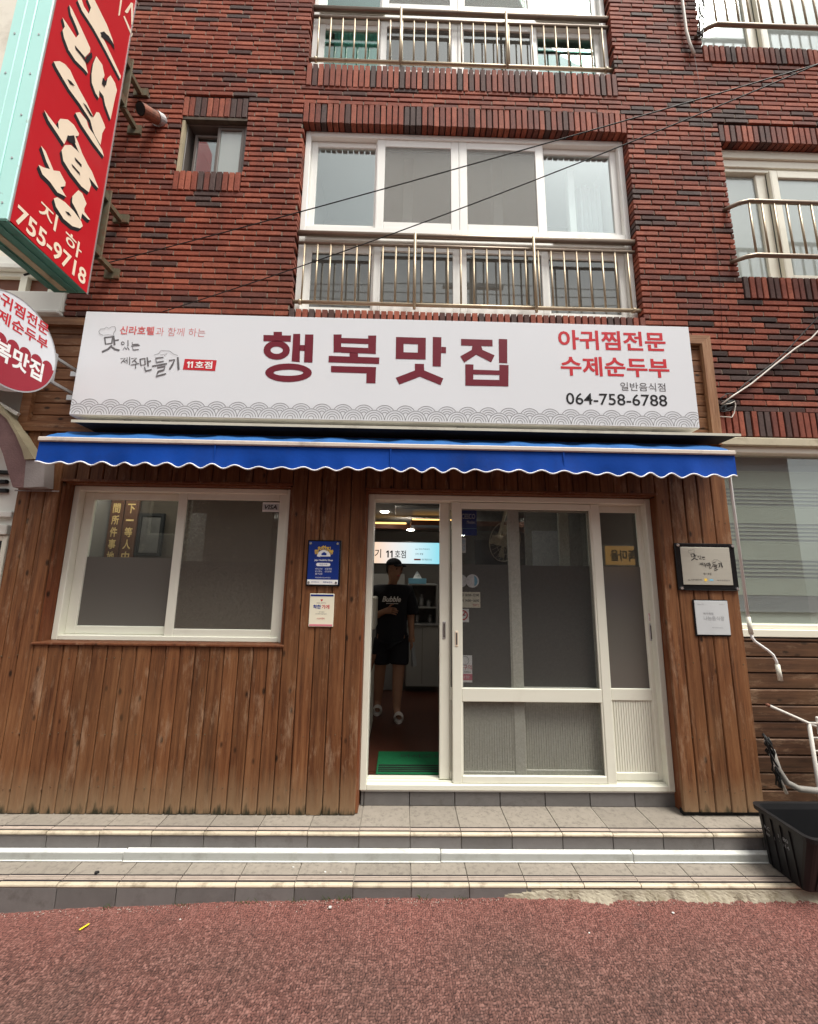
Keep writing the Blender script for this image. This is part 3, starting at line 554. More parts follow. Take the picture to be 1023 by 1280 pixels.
def wall_cells(x0, x1, z0, z1, y0, y1, holes):
    xs = sorted({x0, x1, *[min(max(h[i], x0), x1) for h in holes for i in (0, 1)]}); zs = sorted({z0, z1, *[min(max(h[i], z0), z1) for h in holes for i in (2, 3)]})
    mb = MB()
    for a, b in zip(xs, xs[1:]):
        for c, d in zip(zs, zs[1:]):
            mx, mz = (a+b)/2, (c+d)/2
            if any(h[0] < mx < h[1] and h[2] < mz < h[3] for h in holes): continue
            mb.box(a, b, y0, y1, c, d)
    return mb
wall_cells(-2.88, 5.6, 3.40, 8.6, YB+.02, YB+.26, [(v[0]-.02, v[1]+.02, v[2]-.02, v[3]+.03) for v in OPEN.values()]).build('wall', 'mortar', bld)
wall_cells(2.5, 5.6, 2.62, 3.40, YB+.02, YB+.26, []).build('wall', 'mortar', bld)
BM = ['brick0', 'brick1', 'brick2', 'brick3', 'brick4', 'brick5']
blocks = [OPEN[k] for k in OPEN]+[s[:4] for s in SOLD]
def tone(x, z, rng):
    soot = max(0, min(1, (x-2.3)/.9))*max(0, min(1, (4.1-z)/.9))
    dark = .07+.07*math.sin(x*2.1+z*1.3)*math.sin(z*2.7-x)+(.14 if z > 5.8 and x > 2 else 0)
    r = rng.random()
    if r < soot*.55: return 5 if rng.random() < .55 else 3
    r = rng.random()
    if r < max(.05, dark): return 4 if rng.random() < .55 else 3
    r = rng.random()
    return 0 if r < .5 else (1 if r < .78 else 2)
def brick_verts(L, H, D, rng):
    c = .0025; j = lambda s=.0012: rng.uniform(-s, s)
    f = [(-L/2+c+j(), -c*0+j(.001), c+j()), (L/2-c+j(), j(.001), c+j()), (L/2-c+j(), j(.001), H-c+j()), (-L/2+c+j(), j(.001), H-c+j())]
    m = [(-L/2, c, 0), (L/2, c, 0), (L/2, c, H), (-L/2, c, H)]
    k = [(-L/2, D, 0), (L/2, D, 0), (L/2, D, H), (-L/2, D, H)]
    fs = [(0, 1, 2, 3)]+[(i, 4+i, 4+(i+1) % 4, (i+1) % 4) for i in range(4)]+[(4+i, 8+i, 8+(i+1) % 4, 4+(i+1) % 4) for i in range(4)]
    return f+m+k, fs
rng = random.Random(11)
joints = []
PITCH, CH = .0555, .0395
allb = []      # x centre, z bottom, L, H, depth, tone, vertical
z = 2.637+.0
row = 0
while z < 8.5:
    h0, h1 = z, z+CH
    lo_x = -2.88 if z > 3.40 else 2.53
    cuts = sorted([(b[0], b[1]) for b in blocks if b[2]-.004 < (h0+h1)/2 < b[3]+.004])
    segs = []; cur = lo_x
    for a, b in cuts:
        if a > cur: segs.append((cur, a))
        cur = max(cur, b)
    if cur < 5.6: segs.append((cur, 5.6))
    off = (.1115 if row % 2 else 0)+rng.uniform(-.035, .035)
    for a, b in segs:
        k = math.floor((a-off)/.223); x = off+k*.223
        while x < b:
            l, r = max(x+.005, a+.002), min(x+.218, b-.002)
            if r-l > .018:
                atedge = (abs(l-a) < .003 and a > lo_x) or (abs(r-b) < .003 and b < 5.5)
                if x+.218 < b-.02: joints.append((x+.223, z))
                allb.append(((l+r)/2, z, r-l, CH+rng.uniform(-.002, .001), .115 if atedge else .03, tone((l+r)/2, z, rng), rng.uniform(-.002, .002)))
            x += .223
    z += PITCH; row += 1
sold = []
for x0, x1, z0, z1, kd in SOLD:
    n = round((x1-x0)/.0555); p = (x1-x0)/n
    for i in range(n):
        c = x0+(i+.5)*p
        t = tone(c, z0 if kd != 'b' else 2.6, rng)
        if rng.random() < .2: t = rng.choice((2, 3, 4))
        allb.append((c, z0+.004, p-.012, z1-z0-.008, .115 if kd == 'l' else .1, t, (-.008 if kd == 's' else 0)+rng.uniform(-.0025, .0025)))
cam = scene.camera; cmi = cam.matrix_world.inverted()
def view_key(b):
    p = cmi @ Vector((b[0], YB, b[1]+b[3]/2)); d = -p.z
    px, py = p.x/d*490, p.y/d*490
    hid = (b[1] < 3.62 and b[0] < 2.48) or abs(px) > 500 or abs(py) > 630 or (px+511 < 150 and py > 260 - 0 and b[0] < -2.3)
    return (1 if hid else 0, -b[2]*b[3]/d**2)
allb.sort(key=view_key)
bcache = {}
stuffb = MB()
brng = random.Random(5)
for i, (x, zz, L, H, D, t, yo) in enumerate(allb):
    if i < 300:
        vert = H > L
        key = (round(L, 3) if not (abs(L-.215) < .003) else .215, round(H, 2), D, t, brng.randrange(3))
        if key not in bcache:
            vs, fs = brick_verts(key[0], H, D, brng)
            me = bpy.data.meshes.new('brick'); me.from_pydata(vs, [], fs); me.materials.append(M[BM[t]]); me.update(); bcache[key] = me
        link('brick', bcache[key], bld, (x, YB+yo, zz))
    else:
        vs, fs = brick_verts(L, H, D, brng)
        stuffb.add([(a+x, b+YB+yo, c+zz) for a, b, c in vs], fs, t)
jm = MB(); jr = random.Random(9)
for x, zz in joints: jm.box(x-.006, x+.006, YB+.0035+jr.uniform(0, .004), YB+.02, zz-.001, zz+CH-.002)
jo = jm.build('mortar_joint', 'joint', bld); jo['kind'] = 'stuff'
sb = stuffb.build('brickwork', BM, bld); sb['kind'] = 'stuff'

# ------------------------------------------------------------------ windows of the building
def frame_boxes(mb, x0, x1, z0, z1, y0, y1, wd, wt=None, wb=None, mi=0, bev=.004):
    wt = wt or wd; wb = wb or wd
    mb.box(x0, x0+wd, y0, y1, z0, z1, mi, bev); mb.box(x1-wd, x1, y0, y1, z0, z1, mi, bev)
    mb.box(x0+wd, x1-wd, y0+.001, y1, z1-wt, z1, mi, bev); mb.box(x0+wd, x1-wd, y0+.001, y1, z0, z0+wb, mi, bev)
    return mb
def sash(win, x0, x1, z0, z1, y, fm, gm, wd=.06, dep=.035, screen=None):
    s = frame_boxes(MB(), x0, x1, z0, z1, y, y+dep, wd).box(x0+.012, x0+.018, y-.0015, y+.002, z0+.01, z1-.01)
    s.build('sash', fm, win)
    B(x0+wd-.004, x1-wd+.004, y+dep*.5, y+dep*.5+.004, z0+wd-.004, z1-wd+.004).build('pane', gm, win)
    if screen: B(x0+wd-.003, x1-wd+.003, y+.006, y+.007, z0+wd-.003, z1-wd+.003).build('insect_screen', screen, win)
def room(x0, x1, y0, y1, z0, z1, m):
    t = .05; mb = MB()
    mb.box(x0-t, x0, y0, y1, z0-t, z1+t).box(x1, x1+t, y0, y1, z0-t, z1+t).box(x0, x1, y0, y1, z1, z1+t).box(x0, x1, y0, y1, z0-t, z0).box(x0-t, x1+t, y1, y1+t, z0-t, z1+t)
    return mb.build('room_interior', m, bld)
def curtain(win, x0, x1, z0, z1, y, m='curtain', waves=14, amp=.022):
    mb = MB(); n = waves*8; vs = []
    for i in range(n+1):
        x = x0+(x1-x0)*i/n; yy = y+amp*math.sin(i/8*2*math.pi)+amp*.5*math.sin(i/8*2.3+1)
        vs += [(x, yy, z0), (x, yy*1.0+.004*math.sin(i*.4), z1)]
    mb.add(vs, [(2*i, 2*i+2, 2*i+3, 2*i+1) for i in range(n)])
    return mb.build('curtain', m, win, smooth=True)
def big_window(z0, z1, zt0, zt1, x0, x1, glassmat, kinds):
    y = .155
    f = frame_boxes(MB(), x0, x1, z0, z1, y, y+.11, .05, .055, .05)
    f.box(x0+.05, x1-.05, y+.004, y+.105, zt0, zt1, 0, .004)
    for xm in (x0+.70, x0+1.455, x0+2.245): f.box(xm-.03, xm+.03, y+.03, y+.1, z0+.05, zt0, 0, .003).box(xm-.03, xm+.03, y+.03, y+.1, zt1, z1-.055, 0, .003)
    f.box(x0+.06, x0+.72, y-.014, y+.004, zt0+.055, zt0+.10, 0, .006).box(x1-.72, x1-.06, y-.014, y+.004, zt0+.055, zt0+.10, 0, .006).box(x0+.055, x1-.055, y-.006, y+.004, zt0+.012, zt0+.03, 0, .003)
    win = f.build('window', 'pvcup', bld)
    xs = [(x0+.05, x0+.72, .045), (x0+.68, x0+1.457, .012), (x0+1.459, x0+2.265, .012), (x0+2.225, x1-.05, .045)]
    for i, (a, b, d) in enumerate(xs):
        up_s, lo_g = kinds[i]
        sash(win, a, b, zt1, z1-.055, y+d, 'pvcup', glassmat, .076 if i in (1, 2) else .06, .032, up_s)
        sash(win, a, b, z0+.05, zt0, y+d, 'pvcup', lo_g, .062, .032, None)
    return win
w1 = big_window(3.70, 5.635, 4.43, 4.60, -.98, 2.06, 'glassup', [(None, 'smoked'), ('screenup', 'smoked'), ('screenup', 'smoked'), (None, 'smoked')])
w2 = big_window(6.315, 8.25, 7.03, 7.2, -.985, 1.998, 'glassgreen', [(None, 'glassgreen'), ('screenup', 'smoked'), ('screenup', 'smoked'), (None, 'glassgreen')])
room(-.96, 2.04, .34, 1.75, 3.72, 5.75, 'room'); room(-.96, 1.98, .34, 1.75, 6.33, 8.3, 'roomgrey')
curtain(w1, -.60, -.2, 4.2, 5.0, .62, 'curtain', 7); curtain(w1, -.1, .35, 4.2, 4.85, .6, 'curtain', 6); curtain(w1, 1.75, 2.0, 3.8, 5.5, .5, 'curtain', 5); B(-.95, 2.0, .9, .96, 5.3, 5.42).build('ceiling_beam', 'pvcup', w1)
B(.62, 1.15, .62, .70, 4.62, 4.78).build('folded_bedding', 'curtain', w1)
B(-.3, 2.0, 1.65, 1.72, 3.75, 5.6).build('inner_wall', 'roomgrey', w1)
for xx in (.86, -.05): B(xx, xx+.1, .42, .5, 3.75, 5.7, 0, .006).build('inner_frame', 'pvcup', w1)
B(1.60, 1.67, .36, .42, 3.8, 5.55, 0, .004).build('inner_frame', 'pvcup', w1)
curtain(w2, -.9, .0, 6.4, 8.1, .7); B(1.3, 1.36, .5, .54, 6.4, 8.2, 0, .004).build('inner_frame', 'pvcup', w2)
def side_window(x0, x1, z0, z1, xm, extra):
    y = .15
    f = frame_boxes(MB(), x0, x1, z0, z1, y, y+.12, .035, .09, .03)
    f.box(x0+.035, x1-.035, y+.02, y+.12, z1-.17, z1-.09, 0, .004).box(x0+.035, x1-.035, y+.035, y+.12, z1-.21, z1-.17, 0, .003)
    win = f.build('window', 'ivory', bld)
    zz = z1-.21
    sash(win, xm, xm+1.0, z0+.03, zz, y+.012, 'ivory', 'frostwhite', .075, .04)
    B(x0+.03, xm+.07, y+.075, y+.079, z0+.03, zz-.02).build('pane', 'frostwhite', win)
    B(xm-.10, xm+.0, y+.055, y+.09, z0+.03, zz, 0, .004).build('sash', 'ivory', win)
    B(xm+1.0, x1-.03, y+.06, y+.064, z0+.03, zz).build('pane', 'frostwhite', win)
    return win
w3 = side_window(2.96, 5.3, 4.13, 5.575, 3.47, 0)
w4 = side_window(2.91, 5.3, 6.72, 8.25, 3.62, 0)
room(2.98, 5.28, .34, 1.6, 4.13, 5.6, 'room'); room(2.93, 5.28, .34, 1.6, 6.72, 8.3, 'room')
curtain(w3, 2.98, 3.9, 4.15, 5.5, .5); curtain(w4, 2.95, 3.9, 6.75, 8.2, .5)
# small bathroom window with its dark frame and stone head
f = frame_boxes(MB(), -2.11, -1.51, 5.05, 5.66, .125, .25, .035, .045, .02)
w5 = f.build('window', 'aludark', bld)
B(-2.11, -1.51, .085, .124, 5.63, 5.658).build('lintel', 'darkstone', w5)
B(-2.109, -2.085, .088, .124, 5.06, 5.62).build('jamb_render', 'trimstone', w5)
frame_boxes(MB(), -1.80, -1.545, 5.075, 5.61, .13, .16, .03).build('sash', 'aludark', w5)
B(-1.775, -1.57, .143, .147, 5.1, 5.59).build('pane', 'frostwhite', w5)
frame_boxes(MB(), -2.03, -1.79, 5.075, 5.57, .17, .195, .028).build('sash', 'aludark', w5)
B(-2.005, -1.81, .181, .185, 5.1, 5.55).build('pane', 'glassup', w5)
room(-2.1, -1.52, .34, 1.3, 5.0, 5.7, 'room')

# ------------------------------------------------------------------ railings
def railing(zr, z2, zb, x0, x1, y=.115, posts=(.07, 1.13)):
    r = MB().tube([(x0+.005, y, zr), (x1-.005, y, zr)], .024, 12).build('railing', 'raildark', bld, smooth=True)
    MB().tube([(x0+.01, y, z2), (x1-.01, y, z2)], .014, 10).build('rail', 'raildark', r, smooth=True)
    MB().tube([(x0-.0, y, zb), (x1+.0, y, zb)], .016, 10).build('rail', 'rail', r, smooth=True)
    src = None; n = int((x1-x0)/.121); st = (x1-x0-.1)/n
    for i in range(n+1):
        xx = x0+.07+st*i*.985
        if src is None: src = MB().tube([(xx, y, zb), (xx, y, z2)], .0085, 8).build('baluster', 'rail', r, smooth=True)
        else: inst(src, r, (xx, y, zb))
    for p in posts: MB().tube([(p, y-.028, zb-.06), (p, y-.028, zr)], .0125, 10).build('post', 'rail', r, smooth=True)
    for xx in (x0+.06, x1-.06): MB().tube([(xx-.012, y, zb), (xx+.012, y, zb)], .023, 10).build('collar', 'rail', r, smooth=True)
railing(4.475, 4.375, 3.79, -.98, 2.06)
railing(7.07, 6.965, 6.425, -.985, 1.998, posts=(-.1, .95))
def side_rail(x0, ztop, zb, zt_vis=True):
    y = -.03
    def bent(zz, r): return MB().tube([(x0-.085, YB+.02, zz+.03), (x0-.06, YB-.03, zz+.018), (x0-.02, y+.03, zz+.006), (x0+.04, y, zz), (5.3, y, zz)], r, 12)
    r = bent(zb, .019).build('railing', 'raildark', bld, smooth=True)
    bent(ztop, .019).build('rail', 'raildark', r, smooth=True)
    src = None
    for i in range(20):
        xx = x0+.045+.112*i
        if src is None: src = MB().tube([(xx, y, zb), (xx, y, ztop)], .0085, 8).build('baluster', 'rail', r, smooth=True)
        else: inst(src, r, (xx, y, zb))
side_rail(2.98, 4.79, 4.245)
side_rail(2.93, 7.5, 6.80)

# ================================================================== SHOPFRONT
shop = thing('shopfront', (-.2, .05, -.14), 'brown vertical plank shopfront with white sliding door and window under the awning', 'shopfront')
prng = random.Random(21)
def plank(x0, x1, z0, z1, y=0.0, m='wood', t=.022):
    mb = MB(); d = prng.uniform(-.0018, .0018); g = .0022; c = .006
    a, b = x0+g, x1-g
    prof = [(a, y+t), (a, y+c+d), (a+c, y+d), (b-c, y+d+prng.uniform(-.0012, .0012)), (b, y+c+d), (b, y+t)]
    zj0, zj1 = prng.uniform(-.004, .004), prng.uniform(-.006, .006)
    vs = [(u, v, z0) for u, v in prof]+[(u, v, z1) for u, v in prof]
    n = len(prof)
    mb.add(vs, [tuple(range(n)), tuple(range(n, 2*n))]+[(i, (i+1) % n, (i+1) % n+n, i+n) for i in range(n)])
    return mb.build('plank', m, shop)
def hplank(x0, x1, z0, z1, y=0.0, m='woodh', t=.02, parent=None):
    mb = MB(); g = .0018; c = .006; d = prng.uniform(-.0015, .0015)
    a, b = z0+g, z1-g
    prof = [(y+t, a), (y+c+d, a), (y+d, a+c), (y+d, b-c), (y+c+d, b), (y+t, b)]
    n = len(prof)
    vs = [(x0, u, v) for u, v in prof]+[(x1, u, v) for u, v in prof]
    mb.add(vs, [tuple(range(n)), tuple(range(n, 2*n))]+[(i, (i+1) % n, (i+1) % n+n, i+n) for i in range(n)])
    return mb.build('plank', m, parent or shop)
WT, WB = 2.14, .955
xs = [-2.915, -2.812, -2.705, -2.60]
for a, b in zip(xs, xs[1:]): plank(a, b, DECK+.004, 2.56)
xs = list(np.linspace(-2.60, -.845, 18))
for a, b in zip(xs, xs[1:]):
    plank(a, b, DECK+.002+prng.uniform(0, .006), WB-.012); plank(a, b, WT+.012, 2.56)
xs = list(np.linspace(-.845, -.285, 6))
for a, b in zip(xs, xs[1:]): plank(a, b, DECK+.002+prng.uniform(0, .006), 2.56)
xs = list(np.linspace(-.285, 1.965, 22))
for a, b in zip(xs, xs[1:]): plank(a, b, 2.125, 2.56)
xs = [1.965, 2.075, 2.19, 2.30, 2.41, 2.535]
for a, b in zip(xs, xs[1:]): plank(a, b, DECK+.032, 2.56)
B(1.975, 2.53, .022, .06, DECK+.001, DECK+.03).build('base_batten', 'blackmat', shop)
# nail heads along the hidden battens
nl = MB(); nr_ = random.Random(31)
for x in np.arange(-2.86, 2.5, .0525):
    for zr in (.02, .36, .86, 1.9):
        if (-2.6 < x < -.845 and zr > .95) or (-.3 < x < 1.98) or nr_.random() < .25: continue
        xx, z_ = x+nr_.uniform(-.006, .006), zr+nr_.uniform(-.012, .012)
        nl.tube([(xx, -.0035, z_), (xx, .004, z_)], .0034, 6)
nl_ = nl.build('nail', 'rust', shop); nl_['kind'] = 'stuff'
# trims and returns of the openings
B(-2.60, -2.578, .0225, .13, WB, WT).build('trim', 'woodtrim', shop)
B(-.868, -.846, .0225, .13, WB, WT).build('trim', 'woodtrim', shop)
B(-2.60, -.845, .0225, .13, WT-.014, WT+.008).build('trim', 'woodtrim', shop)
B(-2.613, -.835, -.014, .12, WB-.012, WB+.004, 0, .003).build('window_ledge', 'woodtrim', shop)
B(-2.60, -.84, -.008, .0225, WT-.004, WT+.012).build('trim', 'woodtrim', shop)
B(-.292, -.27, .0225, .16, DECK+.003, 2.115).build('trim', 'woodtrim', shop)
B(1.985, 2.008, .0225, .15, DECK+.005, 2.10).build('trim', 'woodtrim', shop)
B(-.285, 1.97, .0225, .14, 2.103, 2.124).build('trim', 'woodtrim', shop)
B(-.285, 1.98, -.008, .0225, 2.112, 2.1245).build('trim', 'woodtrim', shop)
# wall core behind the planks and interior shell
wall_cells(-2.93, 2.53, DECK, 2.56, .1305, .30, [(-2.575, -.87, WB+.002, WT-.016), (-.27, 1.985, -1, 2.101)]).build('core_wall', 'shopwall', shop)
MB().box(-2.93, -2.60, .0225, .13, DECK, 2.56).box(-.844, -.294, .0225, .13, DECK, 2.56).box(2.01, 2.53, .0225, .13, DECK+.03, 2.56).box(-2.6, 2.0, .0225, .13, 2.16, 2.56).box(-2.58, -.87, .024, .13, DECK, WB-.013).build('batten_core', 'blackmat', shop)
B(-3.0, 2.6, .30, 5.0, -.5, 0.0).build('floor', 'floorwood', shop)
B(-.27, 1.985, .125, .30, -.047, -.004).build('threshold', 'floorwood', shop)
ceil = wall_cells(-3.0, 2.6, 0, 5.0, 0, 1, []).v
cl = B(-3.0, 2.6, .30, 5.0, 2.36, 2.56).build('ceiling', 'shopceil', shop)
MB().box(-3.0, -2.9, .30, 5.0, 0, 2.36).box(2.5, 2.6, .30, 5.0, 0, 2.36).box(-3, 2.6, 4.9, 5.0, 0, 2.36).build('interior_wall', 'shopwall', shop)
# dropped timber soffit with its cove light
B(-2.9, .12, 2.9, 3.0, 2.17, 2.2405, 0, .004).box(.12, 1.9, 2.45, 3.0, 2.17, 2.2405, 0, .004).build('soffit', 'soffit', cl)
B(-.6, .06, 2.96, 2.99, 2.245, 2.275).build('cove_light', 'cove', cl); B(.14, .7, 2.56, 2.59, 2.245, 2.275).build('cove_light', 'cove', cl)
for x, y in ((-2.7, .6), (-2.2, .6), (-1.3, .62), (-.22, 1.75), (-.25, 2.5), (.13, 3.0), (1.3, 1.0), (1.75, 2.0), (1.9, 2.9), (-1.8, 1.6), (-1.8, 3.2), (1.0, 3.6)):  # those nearest the shop window are added to brighten the carved boards
    zc = 2.359 if y < 2.9 else 2.169
    MB().tube([(x, y, zc+.002), (x, y, zc-.006)], .055, 20).build('downlight_and_fill', 'downlight_and_fill', cl)
MB().box(-.1, .75, 1.95, 2.55, 2.325, 2.359, 0, .01).box(0, .65, 2.0, 2.03, 2.32, 2.326).build('air_conditioner', 'cabgrey', cl)

# ------------------------------------------------------------------ shop window
wf = frame_boxes(MB(), -2.575, -.868, WB+.004, WT-.016, .10, .21, .045, .04, .035)
win = wf.build('window', 'pvc', shop)
frame_boxes(MB(), -2.53, -1.69, .995, 2.084, .158, .193, .075, .055, .06).build('sash', 'pvc', win)
frame_boxes(MB(), -1.765, -.905, .985, 2.09, .112, .148, .068, .058, .062).build('sash', 'pvc', win)
B(-2.46, -1.76, .174, .178, 1.575, 2.035).build('pane', 'glass', win)
B(-2.46, -1.76, .174, .178, 1.05, 1.5745).build('frosted_pane', 'frosted', win)
B(-1.70, -.968, .134, .138, 1.55, 2.036).build('pane', 'glass', win)
B(-1.70, -.968, .134, .138, 1.04, 1.5495).build('frosted_pane', 'frosted', win)
B(-1.71, -.96, .121, .122, 1.04, 2.04).build('insect_screen', 'screendirt', win)
st = B(-1.105, -.975, .1172, .1178, 1.945, 2.02).build('card_sticker', 'ink_white', win)
B(-1.102, -.978, .1160, .1168, 1.956, 2.009).build('card_sticker', 'greyplate', win)
text('VISA', (-1.09, -.99, 1.964, 2.000), FY, .1152, 'ink_black', win, bold=.025, shear=.2)

# ------------------------------------------------------------------ sliding door
df = MB().box(-.27, -.222, .10, .24, -.034, 2.10, 0, .004).box(1.94, 1.985, .10, .24, -.034, 2.10, 0, .004).box(-.222, 1.94, .101, .24, 2.055, 2.10, 0, .004).box(-.222, 1.94, .101, .24, -.034, .004, 0, .004)
df.box(-.222, 1.94, .135, .142, .004, .014).box(-.222, 1.94, .175, .182, .004, .014).box(-.222, 1.94, .135, .142, 2.045, 2.055).box(-.222, 1.94, .175, .182, 2.045, 2.055)
door = df.build('sliding_door', 'pvc', shop)
def leaf(x0, x1, y, wl, wr, zmid0, zmid1, z0=.01, z1=2.05, d=.03, wt=.055, wb=.055):
    mb = MB().box(x0, x0+wl, y, y+d, z0, z1, 0, .005).box(x1-wr, x1, y, y+d, z0, z1, 0, .005)
    for a, b in ((z0, z0+wb), (zmid0, zmid1), (z1-wt, z1)): mb.box(x0+wl, x1-wr, y+.0012, y+d, a, b, 0, .004)
    # glazing beads
    mb.box(x0+wl, x0+wl+.008, y+.008, y+d-.006, z0+wb, z1-wt).box(x1-wr-.008, x1-wr, y+.008, y+d-.006, z0+wb, z1-wt)
    o = mb.build('door_leaf', 'pvc', door); return o
def ribbed(x0, x1, z0, z1, y):
    mb = MB(); n = int((x1-x0)/.018); s = (x1-x0)/n
    for i in range(n): mb.box(x0+i*s+.0025, x0+(i+1)*s-.0025, y-.004, y+.01, z0, z1)
    mb.box(x0, x1, y+.004, y+.012, z0, z1)
    return mb.build('ribbed_panel', 'pvc', door)
leaf(.30, .94, .162, .078, .085, .55, .64)
leaf(.86, 1.60, .192, .082, .08, .55, .64)
leaf(1.525, 1.965, .158, .07, .055, .56, .645)
ribbed(.375, .857, .062, .552, .175); ribbed(.94, 1.522, .062, .552, .205); ribbed(1.594, 1.912, .062, .562, .172)
for a, b, y in ((.374, .86, .176), (.94, 1.522, .206), (1.594, 1.912, .171)):
    B(a, b, y, y+.004, 1.56, 1.997).build('pane', 'glass', door)
    B(a, b, y, y+.004, .64, 1.5595).build('frosted_pane', 'frosted', door)
B(1.30, 1.385, .26, .29, .0, 2.05, 0, .004).build('door_leaf', 'pvc', door)
# insect-screen door in front
sc = MB().box(.392, .462, .118, .146, .005, 2.052, 0, .005).box(1.508, 1.578, .118, .146, -.005, 2.052, 0, .005)
for a, b in ((.006, .055), (.553, .648), (2.0, 2.05)): sc.box(.462, 1.508, .1192, .146, a, b, 0, .004)
sc.box(.462, .472, .124, .14, .055, 2.0).box(1.498, 1.508, .124, .14, .055, 2.0)
sd_ = sc.build('screen_door', 'pvc', shop)
B(.46, 1.51, .136, .137, .05, .555).build('insect_screen', 'screen', sd_)
B(.46, 1.51, .136, .137, .646, 2.004).build('insect_screen', 'screen', sd_)
def pull(x, z, h, y, mats, parent):
    MB().box(x-.012, x+.012, y-.004, y+.004, z-h/2, z+h/2, 0, .004).box(x-.006, x+.006, y-.0055, y+.002, z-h/2+.014, z+h/2-.014, 1).build('handle', mats, parent)
pull(.335, 1.055, .13, .160, ['steel', 'aludark'], door)
pull(.425, 1.0, .115, .116, ['ink_cream', 'aludark'], sd_)
pull(1.938, 1.06, .13, .156, ['steel', 'aludark'], door)
B(1.925, 1.95, .1555, .1562, 1.14, 1.205).build('push_sticker', 'ink_white', door)
text('밀', (1.928, 1.947, 1.178, 1.202), FY, .1545, 'ink_red', door); text('문', (1.928, 1.947, 1.146, 1.17), FY, .1545, 'ink_red', door)
# stickers on the glass behind the screen
def sticker(x0, x1, z0, z1, m, y=.1735): return B(x0, x1, y, y+.001, z0, z1, 0, .0004).build('sticker', m, door)
sticker(.44, .60, 1.79, 2.0, 'ink_blue'); text('CESCO', (.478, .588, 1.925, 1.965), FY, .1725, 'ink_white', door); text('Members', (.52, .59, 1.885, 1.91), FY, .1725, 'ink_white', door, shear=.3)
B(.44, .6, .1722, .1734, 1.845, 1.848).build('sticker', 'ink_sky', door)
sticker(.44, .51, 1.65, 1.77, 'ink_white'); text('회원', (.45, .505, 1.72, 1.755), FY, .1725, 'ink_sky', door); text('점', (.46, .50, 1.67, 1.71), FY, .1725, 'ink_sky', door)
for cx in (.465, .56):
    MB().tube([(cx, .172, 1.43), (cx, .1735, 1.43)], .052, 28).build('sticker', 'ink_white', door)
MB().flat([(.56+.04*math.cos(a), 1.43+.045*math.sin(a)) for a in np.linspace(-1.2, 1.2, 12)], FY, .1715).build('sticker', 'ink_sky', door)
sticker(.44, .62, 1.225, 1.345, 'creamplate')
text('영업 10:00~22:00', (.45, .61, 1.31, 1.335), FY, .1725, 'ink_black', door, bold=.02); text('휴식 14:00~16:00', (.45, .61, 1.268, 1.292), FY, .1725, 'ink_black', door, bold=.02); text('행복맛집', (.56, .61, 1.235, 1.255), FY, .1725, 'ink_red', door)
sticker(.44, .53, 1.115, 1.215, 'ink_white')
def ringpoly(cx, cz, r, n=28): return [(cx+r*math.cos(2*math.pi*i/n), cz+r*math.sin(2*math.pi*i/n)) for i in range(n)]
nsm = MB().ring(ringpoly(.483, 1.168, .038), ringpoly(.483, 1.168, .029), FY, .1725)
nsm.flat([(.460, 1.146), (.466, 1.140), (.506, 1.190), (.500, 1.196)], FY, .1722)
nsm.build('no_smoking_mark', 'ink_red', door); B(.463, .503, .1726, .1729, 1.164, 1.172).build('no_smoking_mark', 'ink_black', door)
sticker(.44, .55, .675, .87, 'ink_white'); B(.44, .55, .1722, .1734, .69, .735).build('sticker', 'ink_pink', door)
text('친구의', (.45, .545, .765, .80), FY, .1722, 'ink_red', door); text('건강, 함께해요', (.455, .54, .742, .756), FY, .1722, 'ink_black', door)
MB().ring(ringpoly(.495, .832, .032), ringpoly(.495, .832, .028), FY, .1722).build('sticker', 'ink_palegrey', door)
text('사랑', (.465, .53, .703, .724), FY, .1715, 'ink_white', door)

# ------------------------------------------------------------------ fascia board behind the big sign
for i in range(9):
    hplank(-2.93, 2.46, 2.565+.1*i, 2.565+.1*(i+1), .012)
MB().prism([(-2.985, 2.525), (-2.985, 3.495), (-2.915, 3.43), (-2.915, 2.60)], FY, -.022, .03).build('fascia_trim', 'woodh', shop)
MB().prism([(-2.985, 2.525), (-2.915, 2.60), (2.455, 2.60), (2.535, 2.525)], FY, -.0215, .03).build('fascia_trim', 'woodh', shop)
MB().prism([(2.535, 2.545), (2.46, 2.60), (2.46, 3.405), (2.535, 3.475)], FY, -.022, .03).build('fascia_trim', 'woodfade', shop)
MB().prism([(-2.985, 3.495), (2.535, 3.475), (2.46, 3.40), (-2.915, 3.43)], FY, -.0215, .03).build('fascia_trim', 'woodfadeh', shop)
B(-2.95, 2.5, .033, .078, 2.57, 3.44).build('fascia_core', 'blackmat', shop)

# ================================================================== BIG SIGN
SY = -.2
sgn = thing('shop_sign', (-.1, -.1, 2.58), 'wide white lightbox sign with maroon lettering and a wave border above the awning', 'shop sign')
SX0, SX1, SZ0, SZ1 = -2.45, 2.222, 2.583, 3.426
sb_ = MB().box(SX0, SX1, SY+.006, .0095, SZ0, SZ1, 0, .006).build('sign_case', 'signside', sgn)
B(SX0+.004, SX1-.004, SY, SY+.0065, SZ0+.004, SZ1-.004, 0, .003).build('sign_face', 'signwhite', sgn)
for x in (-2.1, -1.82, .4, 1.9): B(x, x+.06, -.13, -.10, SZ0-.004, SZ0-.0005).build('drain_slot', 'blackmat', sgn)
for a, b in ((0, 7), (7, 14), (14, 18), (18, 24)):
    mb = MB()
    for o, h in BIG[a:b]:
        if h: mb.ring(o, h, FY, SY-.0015)
        else: mb.flat(o, FY, SY-.0015)
    mb.build('big_character', 'ink_maroon', sgn)
W = SY-.0015
text('아귀찜전문', (1.181, 2.021, 3.203, 3.368), FY, W, 'ink_red', sgn, bold=.024)
text('수제순두부', (1.190, 2.030, 2.985, 3.146), FY, W, 'ink_red', sgn, bold=.024)
